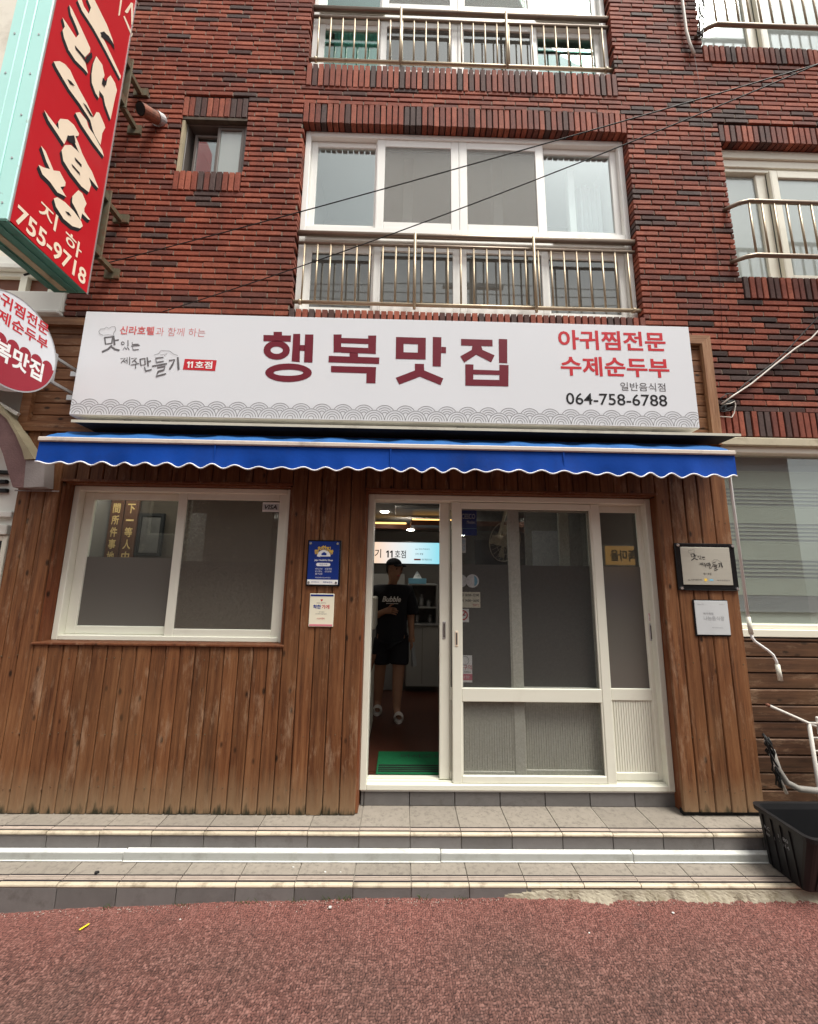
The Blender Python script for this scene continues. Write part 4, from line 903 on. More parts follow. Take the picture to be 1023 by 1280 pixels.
text('일반음식점', (1.640, 1.985, 2.872, 2.940), FY, W, 'ink_grey', sgn)
text('064-758-6788', (1.218, 1.988, 2.752, 2.845), FY, W, 'ink_black', sgn, bold=.008)
text('신라호텔', (-2.169, -1.912, 3.236, 3.306), FY, W, 'ink_palered', sgn, bold=.02)
text('과 함께 하는', (-1.898, -1.525, 3.232, 3.302), FY, W, 'ink_palered', sgn, bold=-.012)
MB().flat([(-1.662, 2.960), (-1.422, 2.955), (-1.418, 3.042), (-1.657, 3.047)], FY, W).build('number_box', 'ink_red', sgn)
text('호점', (-1.575, -1.447, 2.972, 3.030), FY, W-.0012, 'ink_white', sgn, bold=.022)
def ones(x, z0, z1, y, mat, parent, gap):
    h = z1-z0
    for k in (0, 1):
        a = x+gap*k
        MB().flat([(a, z0), (a+.2*h, z0), (a+.2*h, z1), (a+.02*h, z1), (a-.22*h, z1-.2*h), (a-.16*h, z1-.36*h), (a, z1-.25*h)], FY, y).build('numeral', mat, parent)
ones(-1.626, 2.975, 3.026, W-.0012, 'ink_white', sgn, .025)
def logo(fn2, w, mat, parent, sc=1.0):
    for a, b in ((0, 5), (5, 9), (9, 12), (12, 17), (17, 21), (21, 25), (25, 28), (28, 30), (30, 32), (32, 34)):
        mb = MB()
        for i, (pts, wd) in list(enumerate(LOGO))[a:b]:
            mb.ribbon([fn2(*p) for p in pts], wd*sc, FY, w-.00006*i, taper=wd > .004)
        mb.build('brush_character' if a < 30 else 'brush_drawing', mat, parent)
logo(lambda x, z: (x, z), W, 'ink_grey', sgn)
# wave border: two rows of concentric arcs
mb = MB(); P = (SX1-SX0)/30.2; rad = P*.5*.98
def arc(cx, cz, r, wd, clip):
    n = 22; pts = []
    def flush():
        if len(pts) > 1:
            L = [(cx+(r+wd/2)*c, cz+(r+wd/2)*s) for c, s in pts]; I = [(cx+(r-wd/2)*c, cz+(r-wd/2)*s) for c, s in pts]; k = len(pts)
            mb.add([FY(u, v, W) for u, v in L+I], [(i, i+1, k+i+1, k+i) for i in range(k-1)])
        pts.clear()
    for i in range(n+1):
        a = -.3+(math.pi+.6)*i/n; c, s = math.cos(a), math.sin(a); x, z_ = cx+r*c, cz+r*s
        if z_ < SZ0+.008 or x < SX0+.006 or x > SX1-.006 or clip(x, z_): flush()
        else: pts.append((c, s))
    flush()
zr1, zr2 = SZ0+.012, SZ0+.052
for i in range(-1, 32):
    cx = SX0+P*(i+.4)
    for q in (1, .76, .52, .28): arc(cx, zr1, rad*q, .0033, lambda x, z_: False)
    cx2 = cx+P/2
    for q in (1, .76, .52, .28): arc(cx2, zr2, rad*q, .0033, lambda x, z_: min((x-cx)**2, (x-cx-P)**2)+(z_-zr1)**2 < (rad*1.01)**2)
mb.build('wave_border', 'ink_wave', sgn)
# sheet metal flashing under the sign; near-black slab below it paints the shaded gap
fl = MB().box(-2.40, 2.50, -.225, -.02, 2.530, 2.536).box(-2.40, 2.50, -.227, -.2255, 2.518, 2.538).box(-2.39, 2.49, -.2245, -.021, 2.526, 2.5295, 1).build('sheet_flashing', ['flash', 'flashshade']); tag(fl, 'long thin weathered metal sheet between the white sign and the blue awning', 'metal flashing')

# ================================================================== AWNING
aw = thing('awning', (-.08, -.15, 2.2), 'retracted blue canvas awning with white scalloped hem over the shopfront', 'awning')
AX0, AX1 = -2.525, 2.362
mb = MB(); n = 150; arng = random.Random(4); vs = []
for i in range(n+1):
    x = AX0+(AX1-AX0)*i/n; s = .006*math.sin(x*9)+.005*math.sin(x*23+1)+arng.uniform(-.002, .002)
    for j in range(5):
        t = j/4; vs.append((x, -.06-(.235)*t, 2.475-.105*t+s*math.sin(math.pi*t)+.028*math.sin(math.pi*t)))
mb.add(vs, [(i*5+j, (i+1)*5+j, (i+1)*5+j+1, i*5+j+1) for i in range(n) for j in range(4)])
mb.tube([(AX0+.02, -.10, 2.445), (AX1-.02, -.10, 2.445)], .045, 12)
mb.build('canopy', 'awningtop', aw, smooth=True)
MB().box(AX0-.004, AX1+.004, -.318, -.288, 2.343, 2.376, 0, .006).build('front_bar', 'cream', aw)
vs = []; n = 320; per = .152; hem = []
for i in range(n+1):
    x = AX0+(AX1-AX0)*i/n; zb = 2.188+(.0125+.003*math.sin(x*3.7+1)+.002*math.sin(x*8.1))*math.cos((x+.012*math.sin(x*2.9)-AX0)/per*2*math.pi)+.004*math.sin(x*2.2)
    wv = .008*math.sin(x*5.1)+.006*math.sin(x*13+2)+.005*math.sin(x*31)*math.sin(x*2.3)
    for j in range(5):
        t = j/4; vs.append((x, -.302-.006*t+wv*t*t, 2.343+(zb-2.343)*t))
    hem.append((x, -.3085+wv, zb))
MB().add(vs, [(i*5+j, (i+1)*5+j, (i+1)*5+j+1, i*5+j+1) for i in range(n) for j in range(4)]).build('valance', 'awning', aw, smooth=True)
for x in (-1.31, -.09, 1.13): MB().box(x-.004, x+.004, -.3125, -.3105, 2.20, 2.342).build('seam', 'awning', aw)
MB().tube(hem, .0055, 6).build('hem_piping', 'piping', aw, smooth=True)
for x in (-2.2, 2.05):
    MB().tube([(x, -.05, 2.47), (x+(.3 if x < 0 else -.3), -.17, 2.40), (x, -.29, 2.36)], .018, 8).build('folding_arm', 'cream', aw)
MB().box(AX0+.01, AX1-.01, -.05, -.0225, 2.42, 2.51, 0, .006).build('wall_rail', 'cream', aw)
cr = thing('awning_crank', (2.41, -.2, .79), 'white bent crank rod hanging from the right end of the awning', 'crank rod')
MB().tube([(2.345, -.26, 2.34), (2.372, -.23, 2.21), (2.405, -.2, 1.2)], .0095, 10).build('rod', 'ink_white', cr, smooth=True)
MB().tube([(2.4045, -.2, 1.215), (2.412, -.2, 1.10)], .0135, 12).build('sleeve', 'pvc', cr, smooth=True)
MB().tube([(2.411, -.2, 1.10), (2.416, -.2, 1.075), (2.432, -.2, 1.052), (2.512, -.2, .995), (2.545, -.2, .965), (2.562, -.2, .925), (2.566, -.2, .90)], .0085, 10).build('crank_arm', 'ink_white', cr, smooth=True)
MB().tube([(2.566, -.2, .903), (2.574, -.2, .80)], .0135, 12).build('grip', 'pvc', cr, smooth=True)

# ================================================================== RED PROJECTING SIGN
ks = thing('karaoke_sign', (-2.57, -.52, 3.55), 'tall red and mint projecting sign with cream brush lettering at upper left', 'projecting sign')
KX = -2.45; KY0, KY1 = -.832, -.212; KZ0, KZ1 = 3.575, 6.62; KX2 = -2.70
B(KX2+.01, KX-.01, KY0+.02, KY1-.01, KZ0+.03, KZ1).build('sign_body', 'tealdark', ks)
MB().prism([(KY0+.012, KZ0+.01), (KY1, KZ0+.01-.02), (KY1, KZ1-.13), (KY1-.06, KZ1), (KY0+.012, KZ1)], FX, KX-.012, KX).build('sign_face', 'redpanel', ks)
MB().box(KX-.004, KX+.003, KY1-.004, KY1+.006, KZ0-.015, KZ1-.13).box(KX-.004, KX+.003, KY0+.005, KY0+.013, KZ0, KZ1).build('face_edging', 'steel', ks)
pb = MB().box(KX2, KX2+.075, KY0, KY0+.02, KZ0+.005, KZ1, 0, .004).box(KX2+.078, KX2+.145, KY0-.003, KY0+.02, KZ0+.005, KZ1, 0, .004).box(KX2+.148, KX-.003, KY0, KY0+.02, KZ0+.005, KZ1, 0, .004).build('mint_panel', 'teal', ks)
for z in np.arange(KZ0+.12, KZ1, .33):
    for x in (KX2+.04, KX-.05): MB().tube([(x, KY0-.003, z), (x, KY0+.002, z)], .007, 8).build('rivet', 'steel', ks)
MB().box(KX2, KX-.002, KY0, KY1, KZ0-.012, KZ0+.004, 0, .004).box(KX2+.0, KX2+.05, KY0+.05, KY1-.05, KZ0-.02, KZ0-.0125).box(KX-.075, KX-.06, KY0+.02, KY1-.02, KZ0-.022, KZ0-.0125).build('base_frame', 'tealdark', ks)
B(KX2+.07, KX2+.12, KY0+.05, KY1-.03, KZ0-.017, KZ0-.0122).build('base_strip', 'trimstone', ks)
for k, p in enumerate(KARA):
    q = [(u, min(v, KZ1-.005)) for u, v in p]
    MB().flat(q, FX, KX+.0022+.0001*k).build('brush_character', 'ink_cream', ks); sh = MB()
    n = len(q); du, dv = -.008, -.036
    # extruded drop shadow: sweep of the outline
    for a in range(5):
        f = (a+1)/5
        sh.flat([(u+du*f, v+dv*f) for u, v in q], FX, KX+.0008+.00006*a)
    sh.build('letter_shadow', 'ink_black', ks)
for k, p in enumerate(KDARK): MB().flat(p, FX, KX+.0045+.0001*k).build('letter_shadow', 'ink_black', ks)
for p in KTOP: MB().flat([(u, min(v, KZ1-.01)) for u, v in p], FX, KX+.002).build('lettering', 'ink_cream', ks)
def sheared(body, u0, u1, z0a, z0b, h, mat, parent, bold=.01):
    # baseline runs z0a..z0b
    s = (z0b-z0a)/(u1-u0)
    return text(body, (u0, u1, 0, h), lambda u, v, w: (w, u, v+z0a+s*(u-u0)), KX+.002, mat, parent, bold=bold)
sheared('지', -.668, -.535, 3.782, 3.787, .125, 'ink_cream', ks); sheared('하', -.462, -.318, 3.755, 3.755, .13, 'ink_cream', ks)
sheared('755-9718', -.792, -.246, 3.603, 3.60, .128, 'ink_cream', ks, .02)
for z0, z1 in ((3.93, 4.58), (5.42, 5.95)):
    MB().box(-2.56, -2.452, -.14, -.128, z0, z1, 0, .004).box(-2.545, -2.465, KY1+.007, -.14, z0+.03, z0+.10).box(-2.545, -2.465, KY1+.007, -.14, z1-.11, z1-.04).box(-2.54, -2.50, -.128, YB-.001, z0+.05, z0+.09).box(-2.54, -2.50, -.128, YB-.001, z1-.09, z1-.05).box(-2.58, -2.46, YB-.02, YB-.002, z0, z0+.09).box(-2.58, -2.45, YB-.02, YB-.002, z1-.10, z1-.02).build('wall_bracket', 'rust', ks)

# vent pipe stub
vp = MB(); a = Vector((-2.30, YB+.01, 5.60)); b = Vector((-2.36, -.10, 5.47)); d = (b-a).normalized(); r1, r2 = .055, .047
vp.tube([a, b], .052, 18, 0, False)
vp.tube([b, a+(b-a)*.3], .045, 18, 1, True)
vp.tube([a, a+(b-a)*.3], .06, 18, 2)
v_ = vp.build('vent_pipe', ['rustpipe', 'blackmat', 'steel'], smooth=False); tag(v_, 'short rusty vent pipe sticking out of the brick wall beside the red sign', 'vent pipe')

# ================================================================== ROUND SIGN
rs = thing('round_sign', (-2.5, -.3, 2.6), 'round white and dark red projecting sign bracketed left of the big sign', 'round sign')
DY, DZ, DR, DX = -.612, 2.893, .303, -2.5
MB().tube([(DX-.09, DY, DZ), (DX-.002, DY, DZ)], DR, 56).build('sign_body', 'signside', rs)
MB().prism(ringpoly(DY, DZ, DR-.004, 64), FX, DX-.002, DX).build('sign_face', 'signwhite', rs)
MB().ring(ringpoly(DY, DZ, DR+.003, 64), ringpoly(DY, DZ, DR-.005, 64), FX, DX+.0012).build('sign_rim', 'steel', rs)
sc_ = []
nb = 7; u0, u1 = DY-.285, DY+.285
for i in range(nb):
    c = u0+(u1-u0)*(i+.5)/nb; hw = (u1-u0)/nb/2
    for t in range(9): sc_.append((c-hw*math.cos(math.pi*t/8), 2.862+hw*1.12*math.sin(math.pi*t/8)))
low = [(DY+(DR-.006)*math.cos(a), DZ+(DR-.006)*math.sin(a)) for a in np.linspace(-.09, -math.pi+.09, 40)]
MB().flat(sc_+low, FX, DX+.0008).build('red_field', 'discred', rs)
text('아귀찜전문', (-.82, -.405, 3.072, 3.158), FX, DX+.0016, 'ink_red', rs, bold=.022)
text('수제순두부', (-.82, -.393, 2.968, 3.050), FX, DX+.0016, 'ink_red', rs, bold=.022)
text('행복맛집', (-.84, -.392, 2.735, 2.868), FX, DX+.0016, 'ink_white', rs, bold=.03)
MB().box(-2.57, -2.55, DY+DR-.05, -.0005, 2.99, 3.01).box(-2.57, -2.55, DY+DR-.05, -.0005, 2.80, 2.82).box(-2.66, -2.54, -.010, -.0005, 2.985, 3.03, 0, .003).box(-2.66, -2.54, -.010, -.0005, 2.785, 2.83, 0, .003).box(-2.59, -2.53, -.325, -.265, 2.79, 3.02, 0, .004).build('wall_bracket', 'steel', rs)

# ================================================================== PLAQUES
pq = thing('wall_plaque', (-.58, -.012, 1.37), 'deep blue plaque with yellow arched lettering on the planks beside the door', 'plaque')
B(-.702, -.452, -.014, -.0025, 1.378, 1.716, 0, .004).build('backplate', 'platedark', pq)
B(-.692, -.464, -.020, -.0145, 1.388, 1.706, 0, .003).build('plate', 'blueplate', pq)
B(-.69, -.466, -.0212, -.0205, 1.39, 1.425).build('white_strip', 'ink_white', pq)
for x, z in ((-.678, 1.69), (-.478, 1.69), (-.678, 1.405), (-.478, 1.405)): MB().tube([(x, -.0265, z), (x, -.02, z)], .009, 12).build('stud', 'chrome', pq)
for i, ch in enumerate('참착한점빵'):
    a = R(150-30*i); cx, cz = -.578+.062*math.cos(a), 1.598+.06*math.sin(a)
    text(ch, (cx-.017, cx+.017, cz-.017, cz+.017), FY, -.0212, 'ink_yellow', pq, bold=.03)
MB().flat([(-.578+.05*math.cos(a), 1.595+.047*math.sin(a)) for a in np.linspace(0, math.pi, 16)]+[(-.60, 1.588), (-.61, 1.594)], FY, -.0212).build('white_dome', 'ink_white', pq)
MB().flat([(-.595, 1.603), (-.558, 1.603), (-.558, 1.617), (-.576, 1.628), (-.595, 1.617)], FY, -.0218).build('house_mark', 'ink_blue', pq)
text('Jeju Healthful Shop', (-.645, -.51, 1.558, 1.574), FY, -.0212, 'ink_white', pq, bold=.02)
MB().flat([(-.578+.04*(1 if math.cos(a) > 0 else -1)+.012*math.cos(a), 1.535+.012*math.sin(a)) for a in np.linspace(0, 2*math.pi, 24)], FY, -.0212).build('badge', 'ink_white', pq)
text('착한가격', (-.606, -.55, 1.528, 1.542), FY, -.0218, 'ink_blue', pq)
for r, (a, b) in enumerate((('제주도민과', '관광객이'), ('믿고찾는', '건강한'), ('음식점', ' .'))):
    text(a, (-.635, -.583, 1.497-.018*r, 1.509-.018*r), FY, -.0212, 'ink_white', pq)
    if b.strip() != '.': text(b, (-.565, -.515, 1.497-.018*r, 1.509-.018*r), FY, -.0212, 'ink_white', pq)
text('제주특별자치도지정업소', (-.632, -.52, 1.435, 1.444), FY, -.0212, 'ink_white', pq)
text('제주특별자치도', (-.66, -.602, 1.402, 1.412), FY, -.0218, 'ink_blue', pq); text('제주보건소', (-.575, -.505, 1.401, 1.413), FY, -.0218, 'ink_blue', pq, bold=.02)
pc = thing('wall_plaque', (-.578, -.012, 1.09), 'small cream plaque with blue top edge and red bottom edge under the blue plaque', 'plaque')
B(-.666, -.488, -.010, -.0025, 1.089, 1.324, 0, .003).build('plate', 'creamplate', pc)
B(-.660, -.494, -.0112, -.0103, 1.305, 1.318).build('blue_strip', 'blueplate', pc); B(-.660, -.494, -.0112, -.0103, 1.095, 1.107).build('red_strip', 'ink_pink', pc)
text('착한', (-.638, -.582, 1.215, 1.245), FY, -.0112, 'ink_blue', pc, bold=.03); text('가게', (-.577, -.52, 1.215, 1.245), FY, -.0112, 'ink_palered', pc, bold=.03)
text('나눔을 실천하는', (-.615, -.545, 1.254, 1.262), FY, -.0112, 'ink_grey', pc); text('사랑의열매', (-.602, -.556, 1.19, 1.197), FY, -.0112, 'ink_grey', pc); text('제주사회복지공동모금회', (-.62, -.54, 1.176, 1.184), FY, -.0112, 'ink_grey', pc); text('사랑의열매', (-.608, -.552, 1.14, 1.154), FY, -.0112, 'ink_palered', pc)
MB().flat([(-.578, 1.268), (-.569, 1.280), (-.572, 1.285), (-.578, 1.281), (-.584, 1.285), (-.587, 1.280)], FY, -.0112).build('heart', 'ink_red', pc)
pm = thing('wall_plaque', (2.3, -.012, 1.38), 'black framed metal plaque with brush lettering right of the door', 'plaque')
B(2.067, 2.527, -.016, -.0025, 1.386, 1.738, 0, .004).build('backplate', 'platedark', pm)
B(2.106, 2.482, -.020, -.0165, 1.428, 1.708, 0, .002).build('plate', 'plate', pm)
for x, z in ((2.088, 1.722), (2.508, 1.722), (2.088, 1.402), (2.508, 1.402)): MB().tube([(x, -.026, z), (x, -.016, z)], .011, 14).build('stud', 'chrome', pm)
lx = [p[0] for s_, _ in LOGO for p in s_]; lz = [p[1] for s_, _ in LOGO for p in s_]; l0, l1, m0, m1 = min(lx), max(lx), min(lz), max(lz)
logo(lambda x, z: (2.162+(x-l0)/(l1-l0)*.25, 1.535+(z-m0)/(m1-m0)*.155), -.0208, 'ink_black', pm, .46)
text('제11호점', (2.262, 2.322, 1.500, 1.518), FY, -.0208, 'ink_black', pm)
text('Jeju 제주특별자치도', (2.14, 2.25, 1.456, 1.470), FY, -.0208, 'ink_black', pm); text('제주관광공사', (2.36, 2.46, 1.457, 1.468), FY, -.0208, 'ink_grey', pm)
MB().flat(ringpoly(2.275, 1.465, .012), FY, -.0208).build('emblem', 'ink_yellow', pm); MB().flat([(2.30, 1.458), (2.335, 1.458), (2.33, 1.47), (2.31, 1.472)], FY, -.0208).build('emblem', 'ink_sky', pm)
pg = thing('wall_plaque', (2.3, -.012, 1.06), 'pale grey plaque with faint lettering hung under the black framed plaque', 'plaque')
B(2.166, 2.43, -.010, -.0025, 1.056, 1.319, 0, .003).build('backplate', 'platedark', pg)
B(2.176, 2.426, -.013, -.0102, 1.068, 1.312, 0, .002).build('plate', 'greyplate', pg)
text('나눔음식점', (2.235, 2.385, 1.17, 1.20), FY, -.0138, 'ink_palegrey', pg); text('제주특별', (2.235, 2.31, 1.21, 1.228), FY, -.0138, 'ink_palegrey', pg)
text('No.29', (2.20, 2.245, 1.282, 1.29), FY, -.0138, 'ink_palegrey', pg); text('Jeju', (2.36, 2.40, 1.282, 1.29), FY, -.0138, 'ink_palegrey', pg); text('제주사회복지협의회', (2.29, 2.37, 1.115, 1.123), FY, -.0138, 'ink_palegrey', pg)

# ================================================================== INSIDE THE SHOP
def lit(name, mb, mats, label, cat, group=None, smooth=False):
    o = mb.build(name, mats, None, smooth); return tag(o, label, cat, group)
ms = thing('menu_sign', (.1, 3.0, 1.66), 'back-lit orange to cyan sign with black lettering over the kitchen counter', 'lit sign')
B(-1.0, .66, 2.96, 3.02, 1.64, 1.985, 0, .004).build('sign_case', 'blackmat', ms)
B(-.98, .64, 2.953, 2.9585, 1.655, 1.97).build('sign_face', 'menu', ms)
text('기', (-.405, -.31, 1.735, 1.865), FY, 2.951, 'ink_black', ms, bold=.01)
text('호점', (-.105, .062, 1.735, 1.85), FY, 2.951, 'ink_black', ms, bold=.01); ones(-.215, 1.74, 1.845, 2.951, 'ink_black', ms, .058)
text('Jeju 제주관광공사', (.20, .42, 1.86, 1.885), FY, 2.951, 'ink_black', ms); text('신라 호텔', (.20, .32, 1.785, 1.815), FY, 2.951, 'ink_black', ms)
B(.185, .285, 2.950, 2.952, 1.705, 1.728).build('red_badge', 'ink_palered', ms); text('제주특별자치도', (.30, .455, 1.702, 1.732), FY, 2.951, 'ink_black', ms)
mt_ = MB()
mt_.box(-.165, .62, .245, .62, .001, .013, 0, .004)
for y in (.265, .295, .325, .36): mt_.box(-.15, .60, y, y+.014, .0135, .0165, 1)
gm = thing('door_mat', (.22, .38, 0), 'green ribbed doormat with black stripes just inside the open door', 'doormat'); mt_.build('mat', ['matgreen', 'blackmat'], gm)
text('어서오세요', (.02, .45, .50, .56), lambda u, v, w: (u, v, w), .0138, 'blackmat', gm)
kc = thing('kitchen_cabinet', (.35, 2.65, 0), 'tall grey kitchen cabinet with shelves behind the standing person', 'cabinet')
MB().box(.10, .115, 2.4, 2.85, .85, 1.35).box(.475, .49, 2.4, 2.85, .85, 1.35).box(.10, .49, 2.4, 2.85, 1.35, 1.365).box(.115, .475, 2.4, 2.85, 1.05, 1.062).box(.1, .49, 2.84, 2.85, .85, 1.35).build('shelf_unit', 'cabgrey', kc)
B(.08, .50, 2.38, 2.86, .07, .83, 0, .006).build('base_cabinet', 'cabgrey', kc); B(.07, .51, 2.36, 2.87, .83, .85, 0, .003).build('worktop', 'kitchen', kc)
for x in (.285,): B(x, x+.004, 2.3785, 2.3795, .1, .8).build('door_gap', 'blackmat', kc)
for x, z, h in ((.2, 1.063, .12), (.28, 1.063, .16), (.38, 1.063, .09), (.22, .851, .14), (.4, .851, .1)):
    lit('jar', MB().tube([(x, 2.55, z), (x, 2.55, z+h*.7), (x, 2.55, z+h*.8), (x, 2.55, z+h)], [.03, .03, .018, .018], 12), 'kitchen', 'small jar on a shelf of the grey kitchen cabinet', 'jar', 'jars on the cabinet shelves')
tb = thing('tissue_box', (.22, 2.52, 1.366), 'tissue box with a white tissue sticking out on top of the cabinet', 'tissue box')
B(.10, .34, 2.45, 2.58, 1.366, 1.44, 0, .004).build('box', 'ink_sky', tb)
mb = MB(); mb.add([(.16, 2.5, 1.44), (.28, 2.5, 1.44), (.25, 2.53, 1.50), (.215, 2.5, 1.54), (.19, 2.53, 1.49)], [(0, 1, 2, 3, 4)]); mb.add([(.16, 2.53, 1.44), (.28, 2.53, 1.44), (.24, 2.5, 1.49), (.205, 2.53, 1.53)], [(0, 1, 2, 3)]); mb.build('tissue', 'ink_white', tb)
fr = thing('refrigerator', (.75, 2.9, 0), 'dark glass-door refrigerator at the back of the kitchen right of the cabinet', 'refrigerator')
B(.56, 1.15, 2.6, 2.95, 0, 1.62, 0, .01).build('body', 'blackmat', fr); B(.58, .84, 2.585, 2.599, .5, 1.5, 0, .004).build('glass_door', 'platedark', fr); B(.87, 1.13, 2.585, 2.599, .5, 1.5, 0, .004).build('glass_door', 'platedark', fr)
for x in (.825, .885): MB().tube([(x, 2.575, .8), (x, 2.575, 1.2)], .008, 8).build('handle', 'kitchen', fr)
lc = thing('white_counter', (-.36, 1.0, 0), 'white waist-high counter unit along the left inside the open doorway', 'counter')
B(-.75, -.265, .55, 1.35, .0, .62, 0, .008).build('cabinet', 'pvc', lc); B(-.77, -.25, .52, 1.37, .62, .65, 0, .004).build('top', 'woodtrim', lc); B(-.7, -.245, .95, 1.32, .95, 1.25, 0, .01).box(-.6, -.4, 1.05, 1.2, .65, .95).build('display', 'pvc', lc)
bc = thing('back_counter', (-.7, 2.8, 0), 'stainless kitchen counter with a pale splashback under the lit sign', 'counter')
B(-1.6, .05, 2.45, 2.9, 0, .9, 0, .006).build('cabinet', 'kitchen', bc); B(-1.6, .05, 2.93, 2.95, .9, 1.5).build('splashback', 'cabgrey', bc)
# wall fan seen through the glass
fn = thing('wall_fan', (1.02, .72, 1.75), 'round wall fan hanging inside behind the glass door', 'fan')
def fan():
    c = Vector((.98, .75, 1.80)); rot = Matrix.Rotation(R(28), 4, 'Z') @ Matrix.Rotation(R(12), 4, 'X')
    P = lambda x, y, z: c+(rot @ Vector((x, y, z)))
    cage = MB()
    for r in (.19, .12, .05): cage.tube([P(r*math.cos(a), -.03*(1-(r/.19)**2), r*math.sin(a)) for a in np.linspace(0, 2*math.pi, 33)], .004 if r > .15 else .002, 5, caps=False)
    for k in range(24): a = 2*math.pi*k/24; cage.tube([P(.03*math.cos(a), -.03, .03*math.sin(a)), P(.19*math.cos(a), 0, .19*math.sin(a))], .0016, 4)
    cage.build('cage', 'ink_cream', fn)
    for k in range(4):
        a = 2*math.pi*k/4
        q = [P(r*math.cos(a+d), .02+dy, r*math.sin(a+d)) for r, d, dy in ((.03, -.3, 0), (.16, -.35, -.012), (.165, .25, .012), (.03, .3, 0))]
        q2 = [v+rot @ Vector((0, .004, 0)) for v in q]
        MB().add(q+q2, [(0, 1, 2, 3), (7, 6, 5, 4)]+[(i, i+4, (i+1) % 4+4, (i+1) % 4) for i in range(4)]).build('blade', 'ink_cream', fn)
    MB().tube([P(0, .0, 0), P(0, .12, 0)], .05, 14).build('motor', 'ink_cream', fn)
    MB().tube([P(0, .1, 0), c+Vector((.05, .16, .3)), c+Vector((.05, .16, .56))], .015, 8).build('bracket', 'ink_cream', fn)
fan()
# lettered boards and a picture on the partition behind the window
bd_r = random.Random(2)
B(-2.89, -1.3, .95, 1.0, 0, 2.36).build('partition', 'darkstone', shop)
for x0, x1, chars, lab in ((-2.905+.02, -2.755, '間所件事地', 'left carved dark wooden board with gold characters inside the window'), (-2.745, -2.61, '下一等人中', 'right carved dark wooden board with gold characters inside the window')):
    b = thing('carved_board', ((x0+x1)/2, .93, 1.5), lab, 'carved board')
    B(x0, x1, .915, .948, 1.30, 2.22, 0, .006).build('board', 'boardbrown', b)
    for i, chh in enumerate(chars):
        if chh == '一': B(x0+.03, x1-.03, .9125, .9145, 2.075-.118*i, 2.092-.118*i).build('lettering', 'ink_gold', b); continue
        text(chh, (x0+.03, x1-.03, 2.035-.118*i, 2.13-.118*i), FY, .9135, 'ink_gold', b, bold=.02)
pf = thing('picture_frame', (-2.48, .93, 1.65), 'dark framed picture hanging inside the window beside the carved boards', 'picture frame')
frame_boxes(MB(), -2.60, -2.35, 1.62, 2.04, .915, .948, .032).build('frame', 'blackmat', pf); B(-2.57, -2.38, .93, .94, 1.65, 2.01).build('picture', pbr('dim_painting', (.11, .105, .1), .4, .7, 7, dirt=(.3, .27, .22), dscale=9), pf)
lit('poster', MB().box(-2.2, -1.95, .94, .949, 1.55, 2.05), 'roomgrey', 'pale notice sheet on the partition inside the window', 'notice')

# ------------------------------------------------------------------ the person
def skinned(chains, name, mat, parent, levels=2, root=0, grow=1.0):
    """chains: list of lists of (x,y,z,rx,ry); chains join where points coincide"""
    vs, rad, es, ix = [], [], [], {}
    for ch in chains:
        prev = None
        for p in ch:
            k = tuple(round(t, 4) for t in p[:3])
            if k not in ix: ix[k] = len(vs); vs.append(p[:3]); rad.append((p[3], p[4] if len(p) > 4 else p[3]))
            if prev is not None and prev != ix[k]: es.append((prev, ix[k]))
            prev = ix[k]
    me = bpy.data.meshes.new(name); me.from_pydata(vs, es, []); me.update()
    o = bpy.data.objects.new(name, me); col.objects.link(o)
    md = o.modifiers.new('skin', 'SKIN'); md.use_smooth_shade = True
    sv = me.skin_vertices[0].data
    for i, r in enumerate(rad): sv[i].radius = (r[0]*grow, r[1]*grow); sv[i].use_root = (i == root)
    ss = o.modifiers.new('sub', 'SUBSURF'); ss.levels = levels; ss.render_levels = levels
    dg = bpy.context.evaluated_depsgraph_get(); dg.update()
    m2 = bpy.data.meshes.new_from_object(o.evaluated_get(dg)); m2.name = name
    bpy.data.objects.remove(o); bpy.data.meshes.remove(me)
    m2.materials.clear(); m2.materials.append(M[mat])
    for p in m2.polygons: p.use_smooth = True
    return m2
per = thing('person', (-.10, 1.57, 0), 'person in black cap, black lettered t-shirt, black shorts and white slippers standing inside the doorway', 'person')
